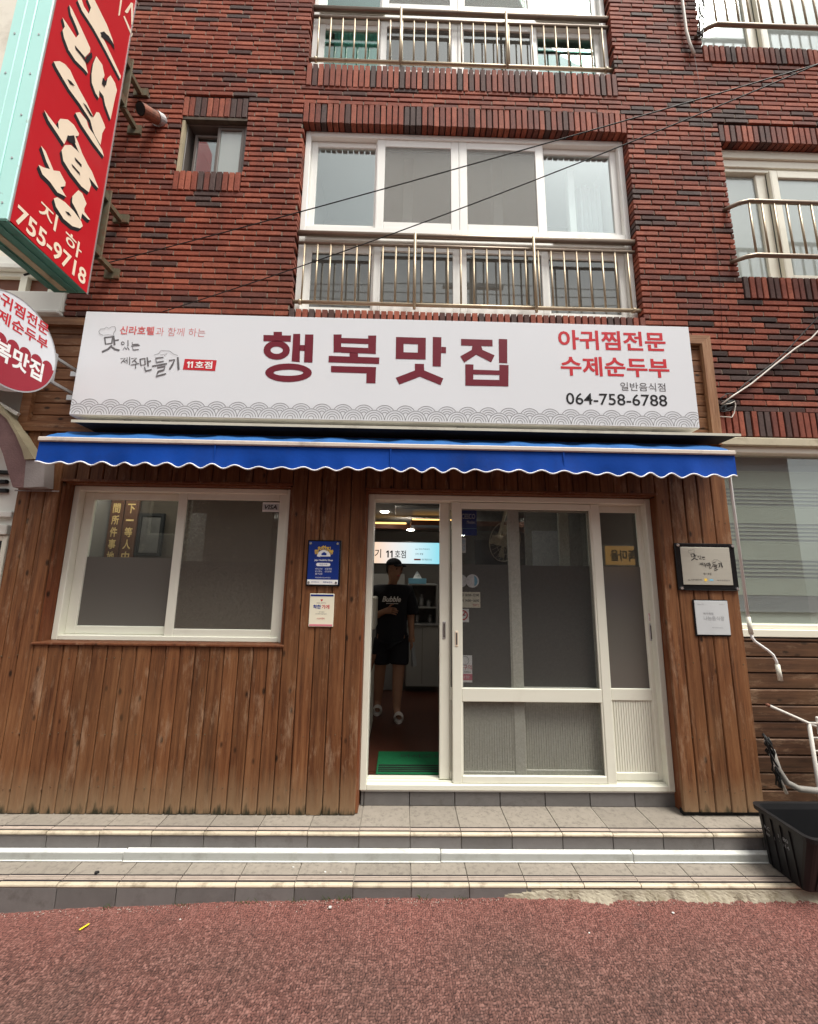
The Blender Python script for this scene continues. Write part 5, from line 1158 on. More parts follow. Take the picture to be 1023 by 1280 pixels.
def person():
    ox, oy = -.10, 1.57
    def T(ch): return [(ox+p[0], oy+p[1], p[2], *p[3:]) for p in ch]
    H = 1.66
    pelvis = (0, 0, .84, .125, .10)
    spine = [pelvis, (0, .0, .98, .125, .095), (.0, .0, 1.14, .15, .10), (0, .01, 1.29, .14, .09), (.0, .01, 1.365, .056, .052), (.006, .0, 1.40, .040, .044), (.018, -.02, 1.445, .064, .07), (.016, -.018, 1.53, .088, .1), (.012, -.008, 1.60, .076, .09), (.012, -.004, 1.64, .04, .05)]
    legR = [pelvis, (-.09, 0, .76, .088, .088), (-.115, .02, .47, .055, .058), (-.125, .06, .33, .052, .056), (-.135, .12, .09, .034, .036), (-.138, .07, .045, .036, .03), (-.13, -.03, .03, .04, .02)]
    legL = [pelvis, (.09, 0, .76, .088, .088), (.085, -.06, .47, .055, .058), (.08, -.075, .33, .052, .056), (.075, -.10, .09, .034, .036), (.085, -.15, .045, .036, .03), (.115, -.25, .03, .04, .02)]
    shR = (-.165, .01, 1.30, .062, .06); shL = (.165, .01, 1.30, .062, .06)
    armR = [(0, .01, 1.29, .14, .09), shR, (-.205, .02, 1.06, .042, .042), (-.19, -.03, 1.02, .04, .04), (-.07, -.19, 1.09, .026, .03), (-.03, -.205, 1.10, .036, .018), (.01, -.205, 1.10, .036, .014)]
    armL = [(0, .01, 1.29, .14, .09), shL, (.21, .03, 1.05, .042, .042), (.215, .02, .98, .038, .038), (.225, -.03, .82, .026, .028), (.227, -.035, .78, .018, .034), (.228, -.04, .74, .014, .034)]
    nose = [(.016, -.018, 1.53, .088, .1), (.078, -.058, 1.522, .022, .02), (.102, -.07, 1.512, .012, .012)]
    m = skinned([T(spine), T(legR), T(legL), T(armR), T(armL), T(nose)], 'body', 'skin', per, grow=1.16)
    bm = bmesh.new(); bm.from_mesh(m)
    # fingers and thumbs, tapered and bent, rooted in the palms
    mb = MB()
    def finger(base, pts, r): mb.tube([Vector(base)]+[Vector(p) for p in pts], [r, r, r*.9, r*.65], 6)
    for i, l in enumerate((.06, .075, .07, .055)):
        b = (ox-.005, oy-.205, 1.128-.019*i); finger(b, [(b[0]+l*.5, b[1]-.012, b[2]-.004), (b[0]+l*.9, b[1]+.0, b[2]-.012), (b[0]+l, b[1]+.02, b[2]-.018)], .0088)
        b = (ox+.228, oy-.07+.02*i, .75); finger(b, [(b[0]+.004, b[1]-.004, b[2]-l*.5), (b[0]-.006, b[1], b[2]-l*.9), (b[0]-.02, b[1]+.002, b[2]-l*1.05)], .0088)
    finger((ox-.03, oy-.205, 1.125), [(ox-.015, oy-.225, 1.15), (ox+.01, oy-.232, 1.165), (ox+.025, oy-.23, 1.168)], .0095)
    finger((ox+.226, oy-.055, .79), [(ox+.222, oy-.085, .765), (ox+.218, oy-.095, .74), (ox+.214, oy-.095, .722)], .0095)
    # ear
    mb.tube([(ox-.01, oy-.085, 1.50), (ox-.02, oy-.098, 1.53), (ox-.022, oy-.09, 1.56)], [.01, .016, .012], 8)
    o = bm
    me2 = bpy.data.meshes.new('tmp'); me2.from_pydata(mb.v, [], mb.f); bm.from_mesh(me2); bpy.data.meshes.remove(me2)
    bm.to_mesh(m); bm.free()
    for p in m.polygons: p.use_smooth = True
    link('body', m, per, (0, 0, 0))
    # clothes
    tee = skinned([T([(0, 0, .66, .17, .13), (0, 0, .90, .17, .13), (0, 0, 1.14, .178, .125), (0, .01, 1.28, .165, .105), (.0, .01, 1.372, .075, .065)]),
                   T([(0, .01, 1.28, .165, .105), (-.175, .012, 1.295, .082, .078), (-.225, .02, 1.08, .085, .08), (-.228, .02, 1.06, .085, .08)]), T([(0, .01, 1.28, .165, .105), (.175, .012, 1.295, .082, .078), (.23, .03, 1.06, .085, .08), (.232, .03, 1.04, .085, .08)])], 'tshirt', 'cloth', per, root=1, grow=1.1)
    link('tshirt', tee, per, (0, 0, 0))
    sh = skinned([T([(0, 0, .88, .15, .12), (-.09, 0, .74, .115, .115), (-.105, -.005, .53, .105, .105), (-.105, -.005, .51, .105, .105)]), T([(0, 0, .88, .15, .12), (.09, 0, .74, .115, .115), (.092, -.04, .53, .105, .105), (.091, -.043, .51, .105, .105)])], 'shorts', 'cloth', per, grow=1.08)
    link('shorts', sh, per, (0, 0, 0))
    # cap with brim towards the right, hair below it
    c = Vector((ox+.012, oy-.006, 1.585)); mb = MB(); n = 24; vs = []; rings = 7
    for j in range(rings):
        a = j/(rings-1)*math.pi/2
        for i in range(n):
            t = 2*math.pi*i/n; vs.append((c.x+.095*math.cos(t)*math.cos(a), c.y+.105*math.sin(t)*math.cos(a), c.z+.085*math.sin(a)))
    mb.add(vs, [(j*n+i, j*n+(i+1) % n, (j+1)*n+(i+1) % n, (j+1)*n+i) for j in range(rings-1) for i in range(n)])
    dirv = Vector((.83, -.55, 0)).normalized(); sv = Vector((-dirv.y, dirv.x, 0)); br = []
    for s in (0, 1):
        for i in range(13):
            t = -1+2*i/12; pt = c+dirv*(.08+.075*math.sqrt(max(0, 1-t*t)))+sv*.075*t if s else c+dirv*.06*math.sqrt(max(.05, 1-t*t*.9))+sv*.08*t
            br.append((pt.x, pt.y, pt.z+.012-.02*s-.012*t*t))
    up_ = [(x, y, z+.006) for x, y, z in br]
    mb.add(br+up_, [(i, i+1, 14+i, 13+i) for i in range(12)]+[(26+i, 26+13+i, 26+14+i, 26+i+1) for i in range(12)]+[(13+i, 14+i, 40+i, 39+i) for i in range(12)])
    mb.build('cap', 'cloth', per, smooth=True)
    mb = MB(); vs = []
    for j, (z, r) in enumerate(((1.475, .068), (1.53, .088), (1.59, .09))):
        for i in range(13):
            t = math.atan2(-dirv.y, -dirv.x)+(-1.2+2.4*i/12); vs.append((c.x+r*math.cos(t), c.y+r*1.1*math.sin(t), z))
    mb.add(vs, [(j*13+i, j*13+i+1, (j+1)*13+i+1, (j+1)*13+i) for j in range(2) for i in range(12)]); mb.build('hair', 'blackmat', per, smooth=True)
    for s in (-1, 1):
        e = Vector((ox+.06+.012*s, oy-.112+.04*(s+1)/2, 1.542)); MB().tube([e-Vector((.006, .004, 0)), e+Vector((.006, -.004, 0))], [.008, .008], 8).build('eye', 'ink_black', per)
    MB().tube([(ox+.05, oy-.108, 1.470), (ox+.075, oy-.095, 1.469), (ox+.088, oy-.07, 1.471)], [.003, .006, .003], 6).build('mouth', 'ink_palered', per)
    text('Bubble', (ox-.105, ox+.10, 1.185, 1.245), FY, oy-.16, 'ink_white', per, bold=.03, shear=.3)
    B(ox-.06, ox+.07, oy-.1595, oy-.1585, 1.165, 1.172).build('shirt_print', 'ink_white', per)
    for x, y in ((-.134, .045), (.097, -.175)):
        cx, cy = ox+x, oy+y; mb = MB()
        sole = [(cx+.048*math.cos(a)*(1.0 if math.sin(a) < 0 else .85), cy+.13*math.sin(a)) for a in np.linspace(0, 2*math.pi, 24, endpoint=False)]
        mb.prism(sole, TOPZ, .001, .024); 
        arc_ = [(cx+.052*math.cos(t), .02+.058*math.sin(t)) for t in np.linspace(0, math.pi, 9)]
        vs = [(u, cy-.10, v) for u, v in arc_]+[(u, cy-.01, v*1.08) for u, v in arc_]; mb.add(vs, [(i, i+1, 10+i, 9+i) for i in range(8)])
        mb.build('slipper', 'shoe', per, smooth=False)
person()
hb = MB().add([(.118, 1.50, .78), (.14, 1.56, .77), (.165, 1.58, .60), (.172, 1.54, .50), (.15, 1.50, .49), (.13, 1.49, .6)], [(0, 1, 2, 3, 4, 5)]).tube([(.125, 1.53, .80), (.14, 1.54, .68), (.155, 1.54, .5)], [.012, .02, .03], 8)
lit('plastic_bag', hb, 'ink_palegrey', 'crumpled pale plastic bag hanging from the hand of the person', 'bag')

# ================================================================== LEFT NEIGHBOUR
nb_ = thing('neighbour_building', (-3.6, .1, -.2), 'cream rendered neighbouring building with mauve stucco arch at the far left', 'building')
B(-9, -2.945, .10, .4, -.6, 3.60).build('wall', 'whitewall', nb_)
B(-9, -2.92, .30, .6, 3.6, 9.0).build('upper_wall', 'creamwall', nb_)
MB().box(-9, -2.885, .06, .3, 3.60, 3.79, 0, .01).box(-9, -2.885, .03, .3, 3.565, 3.60, 0, .008).box(-9, -2.90, .16, .3, 4.08, 4.14, 0, .01).box(-9, -2.90, .2, .3, 4.14, 4.24, 0, .01).build('cornice', 'whitewall', nb_)
wn = frame_boxes(MB(), -4.1, -3.12, 3.79, 4.08, .2, .28, .05).box(-3.42, -3.36, .2, .28, 3.8, 4.07).build('window', 'ivory', nb_); B(-4.05, -3.17, .24, .245, 3.84, 4.03).build('pane', 'soffit', wn)
wn = frame_boxes(MB(), -4.4, -2.99, .9, 1.72, .07, .14, .04, .04).build('window', 'ivory', nb_); B(-4.36, -3.03, .098, .0985, .94, 1.68).build('pane', 'platedark', wn); B(-4.4, -2.99, .05, .0985, 1.725, 1.80, 0, .005).build('sill', 'whitewall', wn); B(-4.4, -2.985, .06, .0985, 1.86, 1.905, 0, .005).build('sill', 'whitewall', wn)
MB().prism(ARCH_TRIM+ARCH_OUT[::-1], FY, -.095, .02).build('arch_trim', 'trimstone', nb_)
# the arch springs from its block and climbs left over the neighbour's entrance
ai = [(-3.36, 2.58), (-3.2, 2.53), (-3.09, 2.455)]+ARCH_IN
ao = [(-3.40, 2.80), (-3.26, 2.765), (-3.15, 2.70)]+ARCH_OUT
MB().prism(ai+[(-2.79, 2.064)]+ao[::-1], FY, -.08, .02).build('arch', 'stucco', nb_)
MB().prism([(-2.789, 2.062), (-2.807, 2.27), (-2.667, 2.27), (-2.645, 2.07)], FY, -.084, -.003).build('arch_block', 'stuccogrey', nb_)
B(-2.93, -2.6, -.003, .0, 2.05, 2.06).build('block_edge', 'stuccogrey', nb_)
for z, x1 in ((2.20, -3.075), (2.125, -3.085), (2.055, -3.07)): B(x1-.2, x1, .07, .0985, z, z+.03, 0, .004).build('letter_stroke', 'blackmat', nb_)
cn = thing('lean_to_canopy', (-3.2, 0, 2.7), 'dark corrugated lean-to canopy with a white edge bar behind the round sign', 'canopy')
mb = MB(); n = 60; vs = []
for i in range(n+1):
    x = -4.2+(1.24)*i/n; dz = .012*math.cos(i*1.25)
    vs += [(x, .08, 3.06+dz), (x, -.16, 2.86+dz)]
mb.add(vs, [(2*i, 2*i+2, 2*i+3, 2*i+1) for i in range(n)]); mb.build('corrugated_sheet', 'aludark', cn)
MB().tube([(-4.2, -.165, 2.835), (-2.99, -.165, 2.835)], .012, 8).build('edge_pipe', 'aludark', cn)
MB().tube([(-3.35, -.10, 2.86), (-2.96, -.05, 2.64)], .016, 4).build('edge_bar', 'whitewall', cn)
tag(MB().tube([(-3.0, .05, 3.98), (-2.96, -.05, 3.93), (-2.97, -.1, 3.84), (-3.02, -.15, 3.76)], .008, 6).build('cable', 'rubber', None, True), 'short black cable looping above the round sign', 'cable')

# ================================================================== RIGHT NEIGHBOUR
nr = thing('blind_window_front', (3.6, .1, -.2), 'neighbouring front with zebra roller blind window over dark horizontal boards', 'shop window front')
B(2.55, 6.0, .05, .24, 2.552, 2.620, 0, .006).build('beam', 'beam', nr)
MB().box(2.55, 6.0, .085, .24, 2.50, 2.5515, 0, .004).box(2.55, 6.0, .07, .24, 1.045, 1.10, 0, .004).box(2.55, 6.0, .10, .24, 1.10, 1.135, 0, .004).box(2.55, 2.60, .09, .24, 1.135, 2.50, 0, .004).build('window_frame', 'ivory', nr)
B(2.6, 6.0, .155, .159, 1.135, 2.50).build('pane', 'glass', nr)
zz = 1.30; k = 0; src = {}
bands = []
zt = 2.5
pat = [('d', .06), ('d', .06), ('l', .012), ('L', .13), ('l', .012)]+[('d', .016), ('l', .016)]*5+[('L', .135)]+[('d', .016), ('l', .016)]*5+[('L', .14)]+[('d', .016), ('l', .016)]*5+[('L', .12)]+[('D', .022), ('d', .014)]*4+[('l', .03)]
for c_, h in pat:
    if zt-h < 1.22: break
    B(2.6, 6.0, .20+(.002 if c_ in 'dD' else 0), .206, zt-h, zt-.0008).build('blind_slat', 'blinddark' if c_ in 'dD' else 'blindlight', nr); zt -= h
B(2.6, 6.0, .22, .23, 1.1, 2.5).build('backing', 'roomgrey', nr)
bz = [1.040, 1.012]; z = 1.012
while z > -.5: z -= .1135; bz.append(z)
for a, b in zip(bz, bz[1:]): hplank(2.5, 6.0, b+.002, a-.002, YB+prng.uniform(-.004, .008), 'wooddark', .025, nr)
B(2.5, 6.0, YB+.034, YB+.2, -.6, 1.045).build('core_wall', 'blackmat', nr)
B(2.725, 8, -.40, .08, -.8, -.335).build('side_ground', 'grout'); struct(bpy.data.objects['side_ground'], 'bare ground beside the end of the steps')

# ================================================================== CRATE, RACK, PIPES
ct = thing('plastic_crate', (2.75, -.15, -.28), 'black plastic crate standing at the right end of the steps', 'crate')
def crate():
    x0, x1, y0, y1, zb, zt = 2.292, 3.02, -.55, -.205, TREAD+.004, .055
    zb = TREAD+.004; fl_ = .03; t = .012; yf = .10
    bx = (x0+fl_, x1-fl_, y0+yf, y1-.02)
    c4 = lambda X0, X1, Y0, Y1, z, r: [(px+r*math.cos(a), py+r*math.sin(a), z) for px, py, a0 in ((X1-r, Y1-r, 0), (X0+r, Y1-r, math.pi/2), (X0+r, Y0+r, math.pi), (X1-r, Y0+r, 1.5*math.pi)) for a in np.linspace(a0, a0+math.pi/2, 5)]
    loops = [c4(*bx, zb, .03), c4(x0, x1, y0, y1, zt-.03, .04), c4(x0-.018, x1+.018, y0-.018, y1+.018, zt-.025, .045), c4(x0-.02, x1+.02, y0-.02, y1+.02, zt, .045), c4(x0+.004, x1-.004, y0+.004, y1-.004, zt, .036), c4(x0+t, x1-t, y0+t, y1-t, zt-.03, .03), c4(bx[0]+t, bx[1]-t, bx[2]+t, bx[3]-t, zb+t, .025)]
    mb = MB(); n = 20; vs = [v for l in loops for v in l]
    fs = [(j*n+i, j*n+(i+1) % n, (j+1)*n+(i+1) % n, (j+1)*n+i) for j in range(len(loops)-1) for i in range(n)]+[tuple(range(n)), tuple(range(6*n, 7*n))]
    mb.add(vs, fs); mb.build('tub', 'blackpl', ct)
    def side(y, zf): return x0+fl_*(1-zf)-.004
    # ribs on the left end and the long front
    for k in range(4):
        yy = y0+.13+k*(y1-y0-.17)/3
        MB().add([(x0+fl_-.008, yy-.009, zb+.01), (x0-.008, yy-.009, zt-.03), (x0-.008, yy+.009, zt-.03), (x0+fl_-.008, yy+.009, zb+.01), (x0+fl_+.006, yy-.009, zb+.01), (x0+.006, yy-.009, zt-.03), (x0+.006, yy+.009, zt-.03), (x0+fl_+.006, yy+.009, zb+.01)], [(0, 1, 2, 3), (0, 4, 5, 1), (3, 2, 6, 7)]).build('rib', 'blackpl', ct)
    for k in range(6):
        xx = x0+.09+k*(x1-x0-.18)/5
        MB().add([(xx-.009, y0+yf-.008, zb+.01), (xx-.009, y0-.008, zt-.03), (xx+.009, y0-.008, zt-.03), (xx+.009, y0+yf-.008, zb+.01), (xx-.009, y0+yf+.006, zb+.01), (xx-.009, y0+.006, zt-.03), (xx+.009, y0+.006, zt-.03), (xx+.009, y0+yf+.006, zb+.01)], [(0, 1, 2, 3), (0, 4, 5, 1), (3, 2, 6, 7)]).build('rib', 'blackpl', ct)
    for yy, tx in ((-.375, ('1580', '2014')), (-.285, ('KOR', '농협'))):
        for r, s_ in enumerate(tx):
            text(s_, (yy-.03, yy+.03, .215-.035*r, .235-.035*r), lambda u, v, w: (x0+fl_*(1-(v/.305))-.004, 2*yy-u, zb+v), 0, 'ink_palegrey', ct)
    # bucket lying in the crate
    bk = thing('bucket', (2.9, -.30, zb+.012), 'black plastic bucket sitting inside the crate', 'bucket')
    MB().tube([(2.92, -.33, zb+.013), (2.92, -.33, zb+.20), (2.92, -.33, zb+.215)], [.085, .115, .125], 24, 0, False).tube([(2.92, -.33, zb+.212), (2.92, -.33, zb+.2), (2.92, -.33, zb+.025)], [.118, .108, .08], 24).build('pail', 'blackpl', bk)
crate()
rk = thing('wire_rack', (3.1, -.03, -.3), 'white wire rack with a rusty-tipped bar beside the crate', 'wire rack')
MB().tube([(2.60, -.04, .60), (2.75, -.04, .537), (2.895, -.04, .475), (2.93, -.04, .462)], .0095, 10).build('top_bar', 'whitepaint', rk, smooth=True)
MB().tube([(2.597, -.04, .601), (2.617, -.04, .593)], .011, 8).build('rusty_tip', 'rustpipe', rk, smooth=True)
for x in (2.885, 3.3): MB().tube([(x, -.04, .478), (x+.012, -.04, -.34)], .012, 8).build('upright', 'whitepaint', rk, smooth=True)
MB().tube([(2.885, -.04, .478), (3.4, -.04, .478)], .010, 8).build('rail', 'whitepaint', rk, smooth=True)
src = None
for i in range(7):
    o = (2.89, -.04, .385-.085*i)
    if src is None: src = MB().tube([(2.888, -.04, .385), (3.31, -.04, .385)], .006, 6).build('cross_wire', 'whitepaint', rk, smooth=True)
    else:
        c = inst(src, rk, (0, 0, 0)); c.location = src.location-Vector((0, 0, .085*i))
B(2.95, 3.3, -.036, -.02, .40, .52, 0, .006).build('back_plate', 'whitepaint', rk)
tag(MB().tube([(2.61, -.02, .30), (2.63, -.03, .18), (2.67, -.04, .10), (2.74, -.05, .065), (2.85, -.05, .055), (3.5, -.05, .05)], .02, 12).build('drain_pipe', 'pvcpipe', None, True), 'pale bent drain pipe lying along the boards behind the crate', 'drain pipe')
MBp = MB().tube([(2.575, -.02, .36), (2.60, -.03, .25), (2.62, -.03, .16), (2.66, -.04, .03)], .010, 8)
tag(MBp.build('hose', 'wirewhite', None, True), 'thin pale hose standing in the corner behind the crate', 'hose')
mb = MB(); r_ = random.Random(8)
for k in range(8):
    p = [(2.575+r_.uniform(-.01, .02), -.015+r_.uniform(-.02, .01), .40-.05*r_.random())]
    for j in range(6): p.append((2.58+.018*j*.6+r_.uniform(-.018, .022), -.03+r_.uniform(-.02, .02), .34-.055*j+r_.uniform(-.01, .01)))
    mb.tube(p, .006, 6)
tag(mb.build('cable_bundle', 'rubber', None, True), 'tangled black cable bundle hanging at the plank corner behind the crate', 'cable bundle')

# ================================================================== WIRES
def sag(a, b, s, n=24): return [Vector(a).lerp(Vector(b), t/n)-Vector((0, 0, s*4*(t/n)*(1-t/n))) for t in range(n+1)]
tag(MB().tube(sag((-2.56, .04, 4.05), (2.607, -1.0, 4.726), .03)+sag((2.607, -1.0, 4.726), (9, -2.3, 6.1), .02)[1:], .0042, 6).build('overhead_wire', 'rubber', None, True), 'upper of two thin black wires crossing in front of the second floor windows', 'overhead wire')
tag(MB().tube(sag((-2.05, .07, 3.63), (2.607, -1.0, 4.726), .08)+sag((2.607, -1.0, 4.726), (9, -2.25, 6.05), .02)[1:], .0042, 6).build('overhead_wire', 'rubber', None, True), 'lower of two thin black wires, rising from behind the white sign', 'overhead wire')
tag(MB().tube([(2.62, .05, 2.90), (2.74, .055, 2.985), (2.9, .055, 3.09), (3.13, .05, 3.274), (3.3, .03, 3.41), (3.441, .02, 3.50), (3.53, 0, 3.6), (3.6, -.05, 3.75), (4.2, -.4, 4.6)], .0065, 8).build('wall_cable', 'wirewhite', None, True), 'white cable running diagonally up the brick wall right of the sign', 'cable')
mb = MB().tube([(2.63, .06, 2.88), (2.85, .06, 3.09), (3.1, .06, 3.27), (3.25, .06, 3.40), (3.5, .0, 3.68), (4.2, -.4, 4.75)], .005, 6).tube([(2.85, .06, 3.07), (3.0, .06, 3.17), (3.2, .06, 3.31), (3.28, .06, 3.36), (3.28, .06, 3.40), (3.22, .06, 3.40)], .005, 6)
for k in range(6):
    c = (2.66+r_.uniform(-.02, .05), .06, 2.91+r_.uniform(-.04, .06)); mb.tube([(c[0]+r_.uniform(.03, .07)*math.cos(a)+r_.uniform(-.008, .008), .058, c[2]+.03*math.sin(a)+.02*math.cos(a)) for a in np.linspace(0, 5, 10)], .0045, 5)
tag(mb.build('wall_cable', 'rubber', None, True), 'black cable with tangled loops beside the end of the white sign', 'cable')
tag(MB().tube([(2.63, .06, 2.90), (2.70, .05, 2.91), (2.735, .05, 2.93), (2.74, .05, 2.90), (2.725, .055, 2.83), (2.70, .055, 2.79), (2.60, .055, 2.795)], .004, 6).build('wall_cable', 'wirewhite', None, True), 'thin pale looped wire end over the lowest brick course', 'cable')
tag(MB().tube([(2.80, .07, 6.62), (2.815, .07, 6.26), (2.79, .07, 5.33), (2.77, .07, 4.23), (2.72, .07, 3.5)], .0016, 5).build('hanging_wire', 'rubber', None, True), 'thin dark wire hanging straight down the bricks left of the right windows', 'wire')
tag(MB().tube([(2.745, .05, 7.6), (2.735, .05, 7.2), (2.735, .05, 6.85), (2.755, .05, 6.68), (2.785, .05, 6.56)], .013, 8).build('conduit', 'wirewhite', None, True), 'pale flexible conduit ending at the corner of the top right railing', 'conduit')
mb = MB()
for k in range(5):
    p = [(2.80+r_.uniform(-.03, .03), -.02, 6.70+r_.uniform(-.02, .03))]
    for j in range(7): p.append((2.83+.03*math.sin(j*1.1+k)+.012*j, .0+r_.uniform(-.02, .02), 6.72+.09*j+r_.uniform(-.02, .02)))
    mb.tube(p, .005, 5)
tag(mb.build('cable_bundle', 'rubber', None, True), 'tangled black cables tied to the top right railing', 'cable bundle')

# ================================================================== SMALL LITTER AND WEEDS
def litter(name, x, y, s, m, lab, cat, grp=None, seed=0):
    q = random.Random(seed); z = float(road_h(np.array(x), np.array(y)))+.004 if y < -.4 else (TREAD if y < -.22 else DECK)
    n = 7; top = [(x+s*math.cos(6.283*i/n)*q.uniform(.6, 1.1), y+s*.7*math.sin(6.283*i/n)*q.uniform(.6, 1.1)) for i in range(n)]
    return lit(name, MB().prism(top, TOPZ, z, z+s*.45), m, lab, cat, grp)
zl = float(road_h(np.array(-1.62), np.array(-.52)))
lit('yellow_scrap', MB().add([(-1.652, -.54, zl+.007), (-1.628, -.505, zl+.008), (-1.620, -.508, zl+.008), (-1.643, -.545, zl+.007), (-1.652, -.54, zl+.008), (-1.628, -.505, zl+.009), (-1.620, -.508, zl+.009), (-1.643, -.545, zl+.008)], [(0, 1, 2, 3), (4, 5, 6, 7), (0, 1, 5, 4), (1, 2, 6, 5), (2, 3, 7, 6), (3, 0, 4, 7)]), 'yellow', 'yellow paper scrap on the red road at the left', 'litter')
for i, (x, y, s) in enumerate(((-.62, -.26, .006), (-.42, -.30, .008), (-.33, -.30, .006), (-.36, -.46, .012), (-1.15, -.5, .006), (1.0, -.62, .005), (1.52, -.5, .008))):
    litter('pebble', x, y, s, 'stripwhite', 'small white pebble or chip lying on the road or step', 'pebble', 'white chips on the ground', i)
litter('leaf', -1.75, -.31, .016, 'blackmat', 'dark dried leaf lying on the lower step', 'leaf', None, 77)
gr = MB(); gq = random.Random(41)
for k in range(520):
    x = gq.uniform(-2.4, 2.6); y = -.40-abs(gq.gauss(0, .02))-.004; s_ = gq.uniform(.0015, .004); z = float(road_h(np.array(x), np.array(y)))+.001
    a = gq.uniform(0, 3); gr.add([(x+s_*math.cos(a+t), y+s_*math.sin(a+t), z) for t in (0, 2.1, 4.2)]+[(x, y, z+s_*1.1)], [(0, 1, 3), (1, 2, 3), (2, 0, 3)])
g_ = gr.build('grit', 'grout'); tag(g_, 'loose grit gathered on the road along the foot of the step', 'grit', None, 'stuff')
wd = MB(); wr = random.Random(12)
for c in (-.86, -.83, -.55, -.40, -.30, -.27, -1.2, .15, .38, -1.6, 2.55, 2.6):
    for k in range(12):
        x = c+wr.gauss(0, .025); y = -.402+wr.uniform(-.012, .004); z = float(road_h(np.array(x), np.array(y))); h = wr.uniform(.01, .035); a = wr.uniform(0, 6.28); l = wr.uniform(.3, 1)*h
        wd.add([(x-.002, y, z), (x+.002, y, z), (x+l*math.cos(a)*.6, y-abs(l*math.sin(a))*.5, z+h*.7), (x+l*math.cos(a), y-abs(l*math.sin(a)), z+h)], [(0, 1, 2), (0, 2, 3)])
w_ = wd.build('weeds', 'weed'); tag(w_, 'tiny weeds growing along the joint between the step and the road', 'weeds', None, 'stuff')

# ================================================================== ACROSS THE STREET (seen in the glass)
ob = thing('opposite_building', (3, -9.5, -.4), 'pink brick building across the street, seen reflected in the shop glass', 'building')
wall_cells(1.0, 13, -.5, 7.6, -9.6, -9.3, [(2.2, 3.6, 2.9, 4.3), (4.9, 6.3, 2.9, 4.3), (7.6, 9.0, 2.9, 4.3), (2.0, 4.4, -.2, 2.1), (5.2, 8.8, -.2, 1.25)]).build('wall', 'oppwall', ob)
for a, b in ((2.2, 3.6), (4.9, 6.3), (7.6, 9.0)):
    o = frame_boxes(MB(), a, b, 2.9, 4.3, -9.5, -9.4, .07).box((a+b)/2-.03, (a+b)/2+.03, -9.49, -9.41, 2.97, 4.23).build('window', 'ivory', ob); B(a+.05, b-.05, -9.46, -9.45, 2.95, 4.25).build('pane', 'oppdark', o)
B(1.9, 9, -9.9, -9.65, -.4, 2.3).build('shop_interior', 'oppdark', ob); B(.9, 13, -9.62, -9.25, 7.6, 7.75).build('roof', 'oppgrey', ob)
ys = thing('lit_shop_sign', (6.9, -9.2, 1.6), 'lit yellow sign with brush lettering on the building across the street', 'lit sign')
B(6.45, 8.0, -9.28, -9.14, 1.9, 2.58).build('sign_case', 'cream', ys); B(6.49, 7.96, -9.139, -9.13, 1.94, 2.54).build('sign_face', 'yellowsign', ys)
text('굴뚝마을', (6.65, 7.75, 2.06, 2.42), lambda u, v, w: (14.4-u, w, v), -9.125, 'ink_black', ys, bold=.03)
bt = thing('blue_cart', (6.4, -8.6, -.4), 'blue covered cart parked across the street', 'cart'); B(6.0, 6.9, -8.9, -8.4, .6, 1.35, 0, .05).build('cover', 'awning', bt)
for x in (6.15, 6.75):
    MB().tube([(x, -8.92, -.2), (x, -8.86, -.2)], .2, 16).build('wheel', 'blackmat', bt); MB().tube([(x, -8.65, -.1), (x, -8.65, .61)], .03, 8).build('leg', 'steel', bt)
up_ = thing('utility_pole', (2.2, -8.2, -.4), 'grey concrete utility pole across the street carrying several wires', 'utility pole')
MB().tube([(2.2, -8.2, -.5), (2.2, -8.2, 12)], [.17, .12], 14).build('pole', 'oppgrey', up_); B(1.2, 3.2, -8.26, -8.14, 10.9, 11.02).build('crossarm', 'steel', up_)
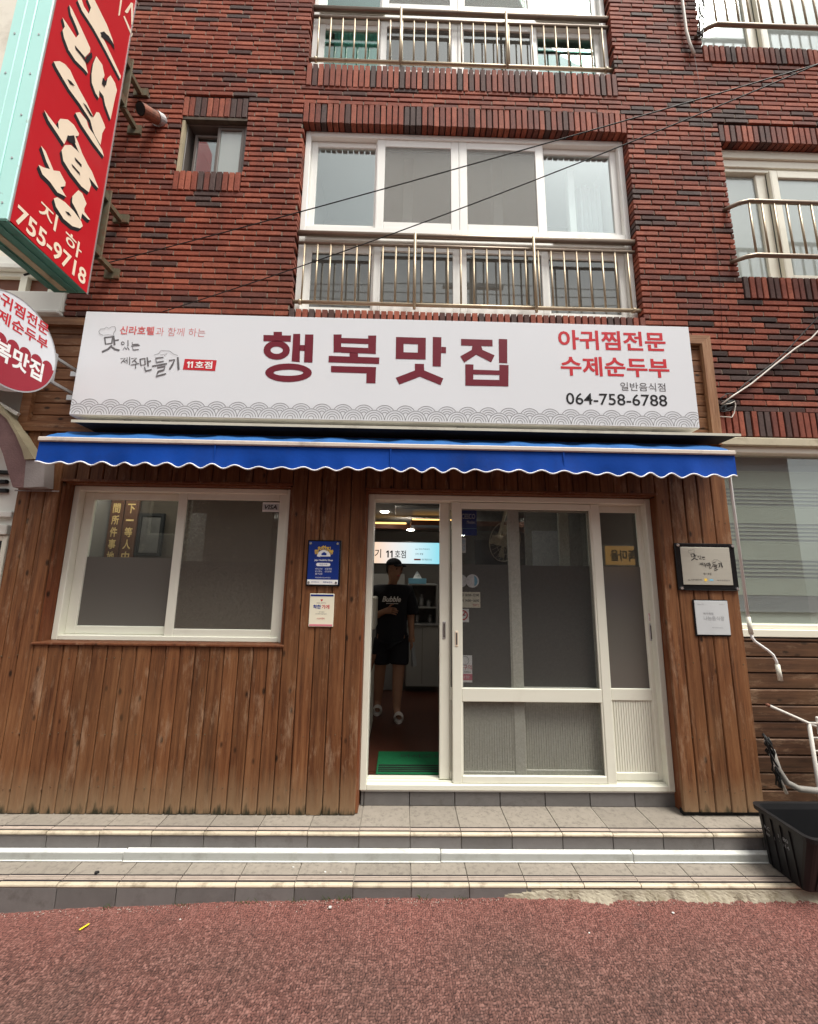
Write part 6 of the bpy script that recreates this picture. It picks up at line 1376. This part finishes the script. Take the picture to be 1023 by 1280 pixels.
for k in range(9):
    y0 = -8.2+.9*k*.45; z0 = 11.1-.42*k
    tag(MB().tube(sag((-16, y0-1.2+.3*k, z0+1.2), (2.2+.1*k, -8.2+.02*k, z0), .25)+sag((2.2+.1*k, -8.2+.02*k, z0), (18, y0-.3+.25*k, z0+.9-.1*k), .3)[1:], .016, 5).build('street_wire', 'rubber', None, True), 'black wire strung along the street, seen reflected in the windows, carried by the utility pole', 'street wire', 'wires along the street')
o2 = thing('opposite_building', (-4.5, -9.5, -.4), 'pale rendered building across the street, seen reflected in the shop window', 'building')
wall_cells(-12, .9, -.5, 7.0, -9.9, -9.6, [(-8.4, -7, 2.7, 4.0), (-5.6, -4.2, 2.7, 4.0), (-2.8, -1.4, 2.7, 4.0), (-7.5, -4.5, -.2, 2.0), (-3.4, -.6, -.2, 2.0)]).build('wall', 'oppgrey', o2)
for a, b, c, d in ((-8.4, -7, 2.7, 4.0), (-5.6, -4.2, 2.7, 4.0), (-2.8, -1.4, 2.7, 4.0), (-7.5, -4.5, -.2, 2.0), (-3.4, -.6, -.2, 2.0)):
    o = frame_boxes(MB(), a, b, c, d, -9.8, -9.7, .07).build('window', 'ivory', o2); B(a+.05, b-.05, -9.76, -9.75, c+.05, d-.05).build('pane', 'oppdark', o)
B(-12.1, 1.0, -10.0, -9.5, 7.0, 7.15).build('roof', 'oppgrey', o2)
# things of the dining room that show above the frosted film
tv = thing('television', (1.25, 2.3, 1.55), 'dark television on a bracket seen through the clear top of the screen door', 'television')
B(.98, 1.52, 2.28, 2.33, 1.62, 1.96, 0, .008).build('screen', 'platedark', tv); B(1.2, 1.3, 2.33, 2.6, 1.75, 1.85).build('bracket', 'steel', tv)
lit('wall_menu', B(1.62, 2.05, 1.88, 1.9, 1.58, 2.05, 0, .003), 'signwhite', 'pale menu sheet on the dining room wall seen through the glass door', 'menu')
B(1.55, 2.45, 1.905, 1.97, 0, 2.36).build('partition', 'roomgrey', shop)
lit('wall_shelf', MB().box(-1.25, -.5, .96, 1.2, 1.62, 1.645).box(-1.2, -1.17, .98, 1.18, 1.645, 1.9).box(-.6, -.57, .98, 1.18, 1.645, 1.9), 'cabgrey', 'grey shelf on the partition behind the right pane of the shop window', 'shelf')
